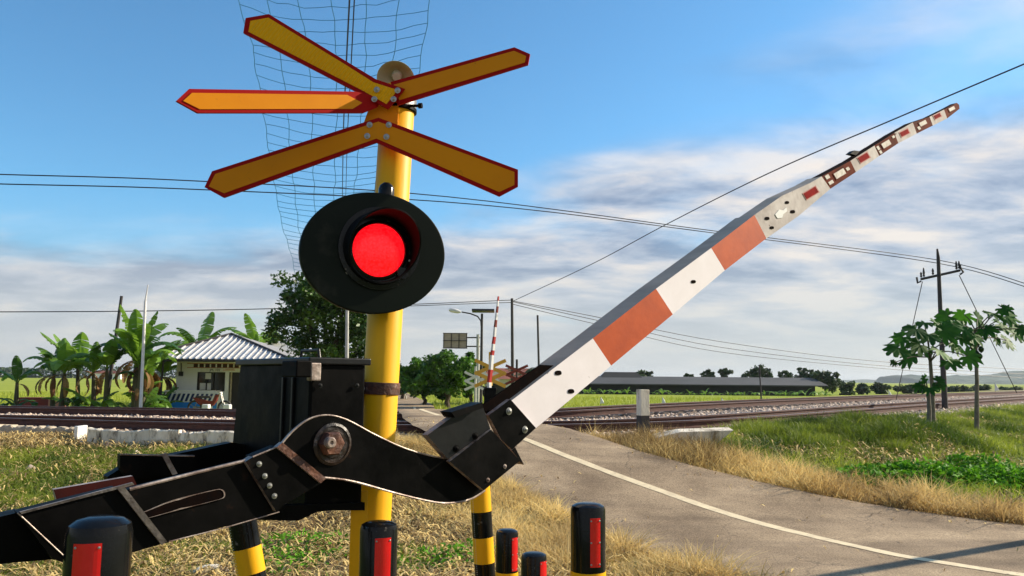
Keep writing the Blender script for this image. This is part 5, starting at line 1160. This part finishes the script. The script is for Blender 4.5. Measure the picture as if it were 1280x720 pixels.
# papaya
def papaya_leaf(c, tip_dir, nrm, size, V, F, LV, lvv):
    """deeply lobed leaf: seven pointed lobes, drooping"""
    t = Vector(tip_dir).normalized(); n = Vector(nrm).normalized(); s = t.cross(n).normalized(); n = s.cross(t)
    o0 = len(V); V.append(tuple(c)); LV.append(lvv); k = 9; ring = []
    for i in range(k):
        a = -2.5 + 5.0 * i / (k - 1); ln = size * (.62 + .38 * math.cos(a * .55)); 
        for j, (da, f_) in enumerate(((-.30, .62), (-.19, .84), (-.02, 1.0), (.15, .86), (.28, .64))):
            aa = a + da; rr = ln * f_ * random.uniform(.9, 1.08); dz = -.25 * (rr / size) ** 2 * size * random.uniform(.6, 1.4); p = Vector(c) + t * (math.cos(aa) * rr) + s * (math.sin(aa) * rr) + Vector((0, 0, dz)) + n * random.uniform(-.02, .02); ring.append(len(V)); V.append(tuple(p)); LV.append(lvv)
    for a, b in zip(ring, ring[1:]): F.append((o0, a, b))
def papaya(lab, pxb, pyb, pxt, ytrunk, Yd, leaves, seed, fruit=False, low=()):
    random.seed(seed); b = P(pxb, pyb, Yd); b.z = float(H(b.x, b.y)) - .04
    t = thing('papaya_tree', lab, 'papaya tree', tuple(b), 'papaya trees on the bank'); tt = P(pxt, ytrunk, Yd)
    MB().tube([b, b.lerp(tt, .5) + Vector((.02, 0, 0)), tt], [.052, .04, .032], 10).make('trunk', M['papbark'], t, smooth=True)
    V, F, LV = [], [], []; pet = MB()
    for (lx, ly, sz) in leaves:
        dY = random.uniform(-.7, .7); c = P(lx, ly - 7, Yd + dY); src = tt + Vector((0, 0, random.uniform(-.25, .02))); d = (c - src); mid = src.lerp(c, .5) + Vector((0, 0, .06)); 
        pet.tube([src, mid, c], [.016, .012, .01], 5)
        hd3 = Vector((d.x, d.y, 0)); hd3 = hd3.normalized() if hd3.length > .05 else Vector((1, 0, 0))
        papaya_leaf(c, (hd3.x, hd3.y * .5, -.25), (random.uniform(-.9, .5), -.9, random.uniform(.2, 1.1)), sz * .82, V, F, LV, random.random())
    o = Vector(t['_o']); pet.make('leaf_stalks', M['bananastem'], t, smooth=True)
    npmesh('crown', np.array(V) - np.array(o), np.array(F), M['papleaf'], t, lv=LV)
    if fruit:
        fm = MB()
        for i in range(9): a = i * 2.4; q_ = tt + Vector((math.cos(a) * .09, math.sin(a) * .09, -.12 - .05 * i)); fm.lathe(q_ + Vector((0, 0, -.14)), (0, 0, 1), [(.01, 0), (.05, .04), (.06, .09), (.03, .14), (.01, .15)], 10)
        fm.make('fruit', M['leaf'], t, smooth=True)
papaya('papaya tree with broad ragged leaves left of and in front of the telegraph pole', 1166, 524, 1162, 440, 16.5,
       [(1145, 418, .40), (1128, 428, .38), (1122, 442, .40), (1140, 450, .42), (1160, 425, .42), (1180, 420, .42), (1190, 435, .42), (1155, 410, .30), (1175, 445, .38), (1200, 428, .40), (1118, 460, .14), (1210, 452, .35), (1172, 412, .36), (1150, 438, .4), (1186, 458, .36)], 31)
papaya('right papaya tree with a bare pale stem and fruit under its crown', 1220, 526, 1219, 412, 17.5,
       [(1185, 402, .36), (1205, 400, .38), (1222, 405, .40), (1240, 398, .36), (1258, 402, .38), (1266, 414, .36), (1250, 412, .38), (1268, 424, .34), (1232, 418, .38), (1205, 415, .40), (1258, 432, .36), (1275, 418, .26), (1190, 412, .38), (1178, 408, .32), (1215, 425, .38), (1245, 430, .3), (1253, 392, .28)], 33, True)
papaya('small papaya sapling with drooping leaves at the foot of the telegraph pole', 1160, 524, 1160, 486, 15.8, [(1150, 488, .22), (1163, 492, .26), (1172, 484, .24), (1156, 480, .18)], 35)
# bananas
def banana_leaf(V, F, LV, base, az, el, Ln, wd2, droop, lvv, tear=.3):
    dx, dy = math.cos(az), math.sin(az); n = 22; prev = None; pos = np.array(base, float); ang = el
    pts = []; 
    for i in range(n + 1):
        pts.append((pos.copy(), ang)); st_ = Ln / n; pos = pos + np.array([dx * math.cos(ang), dy * math.cos(ang), math.sin(ang)]) * st_; ang -= droop / n * (1 + 1.2 * i / n)
    sd_ = np.array([-dy, dx, 0.0])
    for i in range(n):
        t_ = (i + .5) / n
        if t_ < .12: w0 = w1 = .03
        else:
            f = lambda q: wd2 * max(.03, math.sin(math.pi * min(1, (q - .10) / .92)) ** .55)
            w0, w1 = f(max(.101, i / n)), f((i + 1) / n)
        a, aa = pts[i]; b, ab = pts[i + 1]
        for s in (-1, 1):
            dr = .28 + .3 * random.random() if tear else .3
            up0 = np.array([-dx * math.sin(aa), -dy * math.sin(aa), math.cos(aa)])
            off = sd_ * s; o_ = len(V); gap = .86 if random.random() < tear else 1.0
            e0 = a + off * w0 - up0 * w0 * dr; e1 = a + (b - a) * gap + off * w1 - up0 * w1 * dr
            V += [tuple(a), tuple(a + (b - a) * 1.0), tuple(e1), tuple(e0)]; F.append((o_, o_ + 1, o_ + 2)); F.append((o_, o_ + 2, o_ + 3)); LV += [lvv] * 4
def banana(lab, px, Yd, h, leaves, seed, dry=3, stems=1, rs=.11):
    random.seed(seed); b = gz(px, 512, Yd); t = thing('banana_plant', lab, 'banana plant', tuple(b), 'banana plants beyond the tracks'); local(t)
    V, F, LV = [], [], []; dV, dF, dLV = [], [], []; mb = MB()
    for s in range(stems):
        ox = 0 if s == 0 else random.uniform(-.9, .9); oy = 0 if s == 0 else random.uniform(-.5, .8); hh = h * (1 if s == 0 else random.uniform(.55, .9)); lx = random.uniform(-.15, .15)
        mb.tube([(ox, oy, 0), (ox + lx * .5, oy, hh * .3), (ox + lx, oy, hh * .58)], [rs, rs * .8, rs * .5], 9)
        nl = leaves if s == 0 else max(4, leaves - 3)
        for i in range(nl):
            az = 6.283 * i / nl + random.uniform(-.4, .4); el = random.uniform(1.0, 1.52); banana_leaf(V, F, LV, (ox + lx, oy, hh * .56), az, el, hh * random.uniform(.46, .62), hh * random.uniform(.066, .095), random.uniform(.3, 1.7), random.random(), .5)
        for i in range(dry):
            az = random.random() * 6.283; banana_leaf(dV, dF, dLV, (ox + lx, oy, hh * .55), az, random.uniform(-.5, .3), hh * .40, hh * .035, random.uniform(1.2, 2.0), random.random(), .7)
    for i in range(4):      # low suckers round the foot
        a = random.random() * 6.28; r_ = random.uniform(.2, .8); 
        for j in range(3): banana_leaf(V, F, LV, (r_ * math.cos(a), r_ * math.sin(a), random.uniform(.1, .5)), random.random() * 6.28, random.uniform(.8, 1.4), h * random.uniform(.22, .4), h * .055, random.uniform(.6, 2.2), random.random() * .6)
    mb.make('stem', M['bananastem'], t, smooth=True); npmesh('leaves', np.array(V), np.array(F), M['banana'], t, lv=LV)
    if dV: npmesh('dry_leaves', np.array(dV), np.array(dF), M['banana_dry'], t, lv=dLV)
    return t
banana('small banana plant standing alone at the left edge', 20, 31, 2.3, 5, 41, 1, 1)
banana('banana plant with yellowing leaves right of the red block', 76, 31, 2.95, 8, 42, 2, 1)
banana('middling banana plant between the yellowing one and the leaning pole', 98, 32, 3.3, 8, 43, 3, 2)
banana('banana clump around the dark leaning pole', 132, 31, 3.3, 8, 47, 2, 2)
banana('tallest banana clump just behind the white mast', 168, 31, 4.1, 10, 44, 4, 3, .14)
banana('banana clump with brown dead leaves beside the hut wall', 188, 33.5, 3.4, 9, 45, 8, 2)
banana('banana plant showing above the left slope of the hut roof', 242, 44, 4.9, 8, 46, 1, 1)
banana('banana plant showing above the right slope of the hut roof', 318, 46, 4.9, 9, 48, 2, 2)
banana('banana plant between the hut and the open shelter', 340, 49, 4.6, 8, 49, 4, 1)
banana('dark low banana clump against the left corner of the hut', 196, 35.5, 2.9, 7, 52, 8, 1)

# ------------------------------------------------------------------ long shed, far trees, hills
Ys = 92.0
sx0, sx1 = P(722, 480, Ys).x, P(1022, 480, Ys).x
sh = thing('long_shed', 'long low black shed with a grey roof across the rice field', 'shed', (sx0, Ys, 0)); local(sh)
Ln_ = sx1 - sx0; zr1, zr0 = P(870, 473.6, Ys).z, P(870, 480, Ys).z - .05
MB().box((Ln_ / 2, 4, zr0 / 2), (Ln_ - .4, 7.5, zr0 * 1.02)).make('wall', M['shedwall'], sh)
MB().add([(-.6, -.6, zr0), (Ln_ + 1, -.6, zr0), (Ln_ + 1, 8.6, zr0), (-.6, 8.6, zr0), (-.6, 4, zr1 + .25), (Ln_ + 1, 4, zr1 + .25), (-.6, -.6, zr0 - .12), (Ln_ + 1, -.6, zr0 - .12)], [(0, 1, 5, 4), (2, 3, 4, 5), (0, 4, 3), (1, 2, 5), (0, 6, 7, 1), (0, 3, 2, 1)]).make('roof', M['shedroof'], sh)
MB().add([(3, 3, zr1), (8, 3, zr1), (8, 6, zr1), (3, 6, zr1), (3.6, 4.5, zr1 + .75), (7.4, 4.5, zr1 + .75)], [(0, 1, 5, 4), (1, 2, 5), (2, 3, 4, 5), (3, 0, 4)]).make('roof_ridge', M['shedwall'], sh)
ltx = [('small', 806, 463, 30), ('round', 862, 464, 18), ('thin', 885, 461, 20), ('airy', 907, 459, 22), ('broad', 948, 457, 52), ('dark', 985, 463, 36), ('leaning', 1006, 459, 28), ('bushy', 1032, 460, 46)]
desc = ['small lone tree showing above the shed roof near the marker post', 'round headed little tree above the shed roof', 'thin airy tree above the shed, left of the taller airy one', 'airy tree above the middle of the shed roof', 'broad flat crowned tree above the shed behind the thin field pole', 'dark dense tree above the right part of the shed', 'taller narrow tree at the right end of the shed', 'bushy tree standing clear of the right end of the shed']
for i, ((_, px, yt, w_), lab) in enumerate(zip(ltx, desc)):
    tree('field_tree', lab, px, yt, 488, 108 if i < 7 else 96, w_, 'leaf_far', 60 + i, .45 if i in (0, 2, 3) else .15, 22 if i in (0, 1, 2, 3) else 46, 34, .42, group='trees around the long shed', hollow=.2, clr=.3, shape=.8, rb=.14)
bush_lab = ['first bush right of the bushy tree', 'second low bush right of the shed', 'wide bush in the hedge row beyond the field', 'low dark bush in the middle of the hedge row', 'small round bush left of the papaya trees', 'bush seen between the papaya stems', 'bush right of the telegraph pole in the hedge row', 'bush at the right end of the hedge row']
for i, (px, w_, yt) in enumerate(((1058, 26, 478), (1078, 18, 480), (1102, 26, 481), (1130, 30, 481.5), (1150, 18, 481), (1196, 34, 483), (1228, 24, 482), (1262, 34, 484))):
    Yb = 100 + 6 * i; b = gz(px, 490, Yb); t = thing('bush', bush_lab[i], 'bush', tuple(b), 'hedge row bushes beyond the rice field'); local(t); hh = P(px, yt, Yb).z - b.z
    crown_mesh('foliage', t, (0, 0, hh * .5), (w_ * Yb / 2000, 1.2, hh * .55), 26, 40, .4, M['leaf_far'], 80 + i, .4, .2)
    MB().tube([(0, 0, 0), (0, 0, hh * .5)], .12, 6).make('stem', M['bark'], t)
# row of young plants along the shed
def sprout(seed):
    random.seed(seed); V, F, LV = [], [], []
    for i in range(6): banana_leaf(V, F, LV, (0, 0, .1), 6.283 * i / 6 + random.random(), random.uniform(.8, 1.4), random.uniform(.9, 1.5), .11, random.uniform(.8, 1.8), random.uniform(.5, 1), 0)
    t = thing('young_banana_plant', 'young pale green banana plant in the row along the front of the shed', 'banana plant', (0, 0, 0), 'young plants in a row before the shed'); npmesh('leaves', np.array(V), np.array(F), M['banana'], t, lv=LV); return t
protos = [sprout(90), sprout(91), sprout(92)]
kk = 0; rr_ = random.Random(5)
for px in np.arange(712, 1046, 8.2):
    pr = protos[kk % 3]; o = pr if kk < 3 else copy_tree(pr); p = P(px + rr_.uniform(-3, 3), 492, 88.5 + rr_.uniform(-1, 1)); o.location = (p.x, p.y, 0); s = rr_.uniform(.4, 1.0); o.scale = (s, s, s); o.rotation_euler.z = rr_.random() * 6; kk += 1
# white scare flags in the rice
flag_lab = ['white scare flag in the rice just right of the boom foot', 'white scare flag in the rice right of the marker post', 'white scare flag in the rice before the middle of the shed', 'white scare flag in the rice left of the papaya trees', 'white board in the field at the far right']
for i, (px, py) in enumerate(((751, 504), (828, 504), (902, 505), (1111, 495), (1244, 486.5))):
    p = P(px, py, 38 if i < 3 else 60); z0 = float(H(p.x, p.y)); t = thing('scare_flag', flag_lab[i], 'flag', (p.x, p.y, z0), 'white flags in the rice field'); local(t); s = .2 if i < 3 else .35; zc = p.z - z0 + .1
    MB().tube([(0, 0, 0), (0, 0, zc + s)], .015, 5).make('stick', M['pole_dark'], t)
    MB().prism([(0, -.02, zc + s), (-s * .2, -.05, zc - s * .6), (s * .8, -.03, zc - s * .5), (s * .55, .02, zc + s * .2)], (0, .01, 0)).make('cloth', M['white'], t)
# left horizon: woodland strip and village
tl = MB(); crown = None
pts = []; lvv = []
r = np.random.default_rng(9)
for x in np.arange(-560, -40, 3.0):
    Yt = 470 + 12 * math.sin(x * .03); hgt = 4 + 3 * vn(x, 3, 18) + 1.5 * vn(x, 8, 5); n = 60; pts.append(np.c_[x + r.normal(0, 2.2, n), Yt + r.normal(0, 4, n), np.abs(r.random(n)) * hgt]); lvv.append(np.full(n, r.random()))
tag(leafquads('far_woodland', np.concatenate(pts), 2.2, M['leaf_far'], lv=np.concatenate(lvv)), 'dark strip of distant woodland on the left horizon', 'woodland', kind='stuff')
for i, px in enumerate((118, 127, 137, 146)):
    p = P(px, 470, 380); t = thing('village_house', ['leftmost red roofed house of the distant village', 'second red roofed house of the distant village', 'third red roofed house of the distant village', 'rightmost red roofed house of the distant village'][i], 'house', (p.x, 380, 0), 'red roofed houses on the left horizon'); local(t)
    MB().box((0, 2.5, 1.3), (3.4, 5, 2.6)).make('wall', M['wall'], t); MB().add([(-2.2, -.5, 2.6), (2.2, -.5, 2.6), (2.2, 5.5, 2.6), (-2.2, 5.5, 2.6), (-2.2, 2.5, 3.9), (2.2, 2.5, 3.9)], [(0, 1, 5, 4), (2, 3, 4, 5), (0, 4, 3), (1, 2, 5), (0, 3, 2, 1)]).make('roof', M['houseroof'], t)
# hills on the right
def hill(name, pts, Yd, depth):
    vs = []; n = len(pts)
    xs_ = np.linspace(pts[0][0], pts[-1][0], 240); hs = np.interp(xs_, [p[0] for p in pts], [p[1] for p in pts]); rows = 10; V = []
    for j in range(rows + 1):
        t_ = j / rows
        for i, (x, y) in enumerate(zip(xs_, hs)):
            p = P(x, y, Yd); top = p.z * (1 + .05 * (vn(x, 0, 3) - .5) + .04 * (vn(x, 5, 1.1) - .5)) + 3 * (vn(x * 2.3, 1, 1) - .5)
            edge = ss(pts[0][0], pts[0][0] + 14, x); prof = math.sin(t_ * math.pi / 2) ** .7
            V.append((p.x, Yd - depth * (1 - t_) + 12 * (vn(x * 3, j * 2, 1) - .5), -2 + (top + 2) * prof * edge + (5 * (vn(x * 2, j * 3.1, 1) - .5) if 0 < j < rows else 0)))
    w = len(xs_); F = np.array([(j * w + i, j * w + i + 1, (j + 1) * w + i + 1, (j + 1) * w + i) for j in range(rows) for i in range(w - 1)])
    structure(npmesh(name, np.array(V), F, M['hill'], smooth=False))
hill('hill', [(1086, 478), (1100, 471), (1112, 469.5), (1160, 470.5), (1200, 470), (1236, 469), (1250, 465), (1275, 463.5), (1330, 462), (1420, 464), (1600, 468)], 1900, 350)
hill('hills', [(900, 476), (1000, 475.5), (1090, 475), (1160, 474), (1400, 470)], 3200, 500)

# leaning pole outside the view whose shadow falls across the road
b = Vector((7.9, 9.8, 0)); o = simple_pole('leaning_pole', [b, b + Vector((0.25, -1.55, 3.9)), b + Vector((.35, -2.0, 5.0))], [.085, .07, .06], 'pole_dark', 'dark leaning pole at the right roadside casting a slanting shadow over the road', 'pole')

# ------------------------------------------------------------------ light and sky
SUN_AZ = Vector((.95, .31, 0)).normalized(); EL = R(29)
sdir = Vector((SUN_AZ.x * math.cos(EL), SUN_AZ.y * math.cos(EL), math.sin(EL)))
sl_ = bpy.data.lights.new('sun', 'SUN'); sl_.energy = 5.0; sl_.angle = R(.6); sl_.color = (1, .88, .70)
so = bpy.data.objects.new('sun', sl_); COL.objects.link(so); so.rotation_euler = sdir.to_track_quat('Z', 'Y').to_euler(); so.location = (20, 5, 20)
w = bpy.data.worlds.new('World'); SC.world = w; w.use_nodes = True; nt = w.node_tree; g = N(w)
for n in list(nt.nodes): nt.nodes.remove(n)
out = g.new('ShaderNodeOutputWorld'); sky = g.new('ShaderNodeTexSky', sky_type='NISHITA'); sky.sun_disc = False; sky.sun_elevation = EL; sky.sun_rotation = math.atan2(SUN_AZ.x, SUN_AZ.y); sky.air_density = 1.0; sky.dust_density = .6; sky.ozone_density = 1.6
bg = g.new('ShaderNodeBackground'); bg.inputs['Strength'].default_value = .108
tint = g.new('ShaderNodeMixRGB', blend_type='MULTIPLY'); tint.inputs[0].default_value = 1; tint.inputs[2].default_value = (.56, .98, 1.17, 1); g.link(sky.outputs[0], tint.inputs[1]); g.link(tint.outputs[0], bg.inputs['Color'])
tc = g.new('ShaderNodeTexCoord'); sep = g.new('ShaderNodeSeparateXYZ'); g.link(tc.outputs['Generated'], sep.inputs[0])
def mth(op, a, b=None, c=None, clamp=False):
    n = g.new('ShaderNodeMath', operation=op); n.use_clamp = clamp
    for i, v in enumerate((a, b, c)):
        if v is None: continue
        if isinstance(v, (int, float)): n.inputs[i].default_value = v
        else: g.link(v, n.inputs[i])
    return n.outputs[0]
zc = mth('MAXIMUM', sep.outputs['Z'], 0.0); den = mth('ADD', zc, .16)
cxn = mth('DIVIDE', sep.outputs['X'], den); cyn = mth('DIVIDE', sep.outputs['Y'], den)
cmb = g.new('ShaderNodeCombineXYZ'); g.link(cxn, cmb.inputs[0]); g.link(cyn, cmb.inputs[1])
mpn = g.new('ShaderNodeMapping'); mpn.inputs['Rotation'].default_value = (0, 0, R(-18)); mpn.inputs['Scale'].default_value = (.85, 1.15, 1); mpn.inputs['Location'].default_value = (3.1, 1.3, 0); g.link(cmb.outputs[0], mpn.inputs[0])
n1 = g.new('ShaderNodeTexNoise', i_Scale=.85, i_Detail=8, i_Roughness=.52, i_Distortion=.3); g.link(mpn.outputs[0], n1.inputs['Vector'])
n2 = g.new('ShaderNodeTexNoise', i_Scale=2.1, i_Detail=9, i_Roughness=.58, i_Distortion=.2); g.link(mpn.outputs[0], n2.inputs['Vector'])
# cover rises towards the horizon and towards the right-hand side
azr = mth('MULTIPLY', sep.outputs['X'], .36)
lim = mth('ADD', mth('MAXIMUM', azr, mth('MULTIPLY', sep.outputs['X'], .03)), .245)
cov = mth('ADD', mth('MULTIPLY', mth('SUBTRACT', lim, sep.outputs['Z']), 5.0), mth('MULTIPLY', mth('MAXIMUM', mth('MULTIPLY', sep.outputs['Y'], -1.0), 0.0), 2.0))  # last term adds unseen cloud behind the camera for a more neutral fill
cv = mth('ADD', mth('MULTIPLY', mth('SUBTRACT', n1.outputs['Fac'], .5), 2.8), cov)
maskr = g.new('ShaderNodeMapRange', interpolation_type='SMOOTHSTEP'); maskr.inputs['From Min'].default_value = -.15; maskr.inputs['From Max'].default_value = .75; g.link(cv, maskr.inputs['Value'])
mask = mth('MULTIPLY', maskr.outputs[0], .93)
# cloud tone: grey lavender undersides to cream, brighter to the right
tone = mth('ADD', mth('MULTIPLY', mth('SUBTRACT', n2.outputs['Fac'], .5), 3.2), mth('ADD', mth('MULTIPLY', sep.outputs['X'], .22), .48))
cr1 = g.new('ShaderNodeValToRGB'); e = cr1.color_ramp.elements; e[0].position = .12; e[0].color = srgb(118, 138, 168); e[1].position = .92; e[1].color = srgb(240, 228, 216); x = e.new(.5); x.color = srgb(180, 188, 203)
g.link(tone, cr1.inputs['Fac'])
# pale grey haze low down
hz = g.new('ShaderNodeMapRange', interpolation_type='SMOOTHSTEP'); hz.inputs['From Min'].default_value = .21; hz.inputs['From Max'].default_value = .02; hz.inputs['To Min'].default_value = 0; hz.inputs['To Max'].default_value = .88; g.link(sep.outputs['Z'], hz.inputs['Value'])
mh = g.new('ShaderNodeMixRGB'); mh.inputs[2].default_value = srgb(200, 200, 200); g.link(hz.outputs[0], mh.inputs[0]); g.link(cr1.outputs[0], mh.inputs[1])
m2 = mth('MAXIMUM', mask, hz.outputs[0])
bg2 = g.new('ShaderNodeBackground'); bg2.inputs['Strength'].default_value = .74; g.link(mh.outputs[0], bg2.inputs['Color'])
mix = g.new('ShaderNodeMixShader'); g.link(m2, mix.inputs[0]); g.link(bg.outputs[0], mix.inputs[1]); g.link(bg2.outputs[0], mix.inputs[2]); g.link(mix.outputs[0], out.inputs[0])

hzm = bpy.data.materials.new('haze_air'); hzm.use_nodes = True; g = N(hzm); g.n.remove(g.n['Principled BSDF']); pv_ = g.new('ShaderNodeVolumePrincipled'); pv_.inputs['Color'].default_value = (.80, .88, .95, 1); pv_.inputs['Density'].default_value = .00015; pv_.inputs['Anisotropy'].default_value = .2
g.link(pv_.outputs[0], g.n['Material Output'].inputs['Volume'])
o = MB().box((0, 1800, 34), (9000, 11500, 76)).make('haze', hzm); o['kind'] = 'stuff'; o['label'] = 'thin pale haze hanging over the plain'
SC.view_settings.view_transform = 'Standard'; SC.view_settings.look = 'None'; SC.view_settings.exposure = .62; SC.view_settings.gamma = 1
SC.cycles.max_bounces = 6; SC.cycles.transparent_max_bounces = 6; SC.cycles.use_denoising = True
for o in bpy.data.objects:
    if '_o' in o: del o['_o']
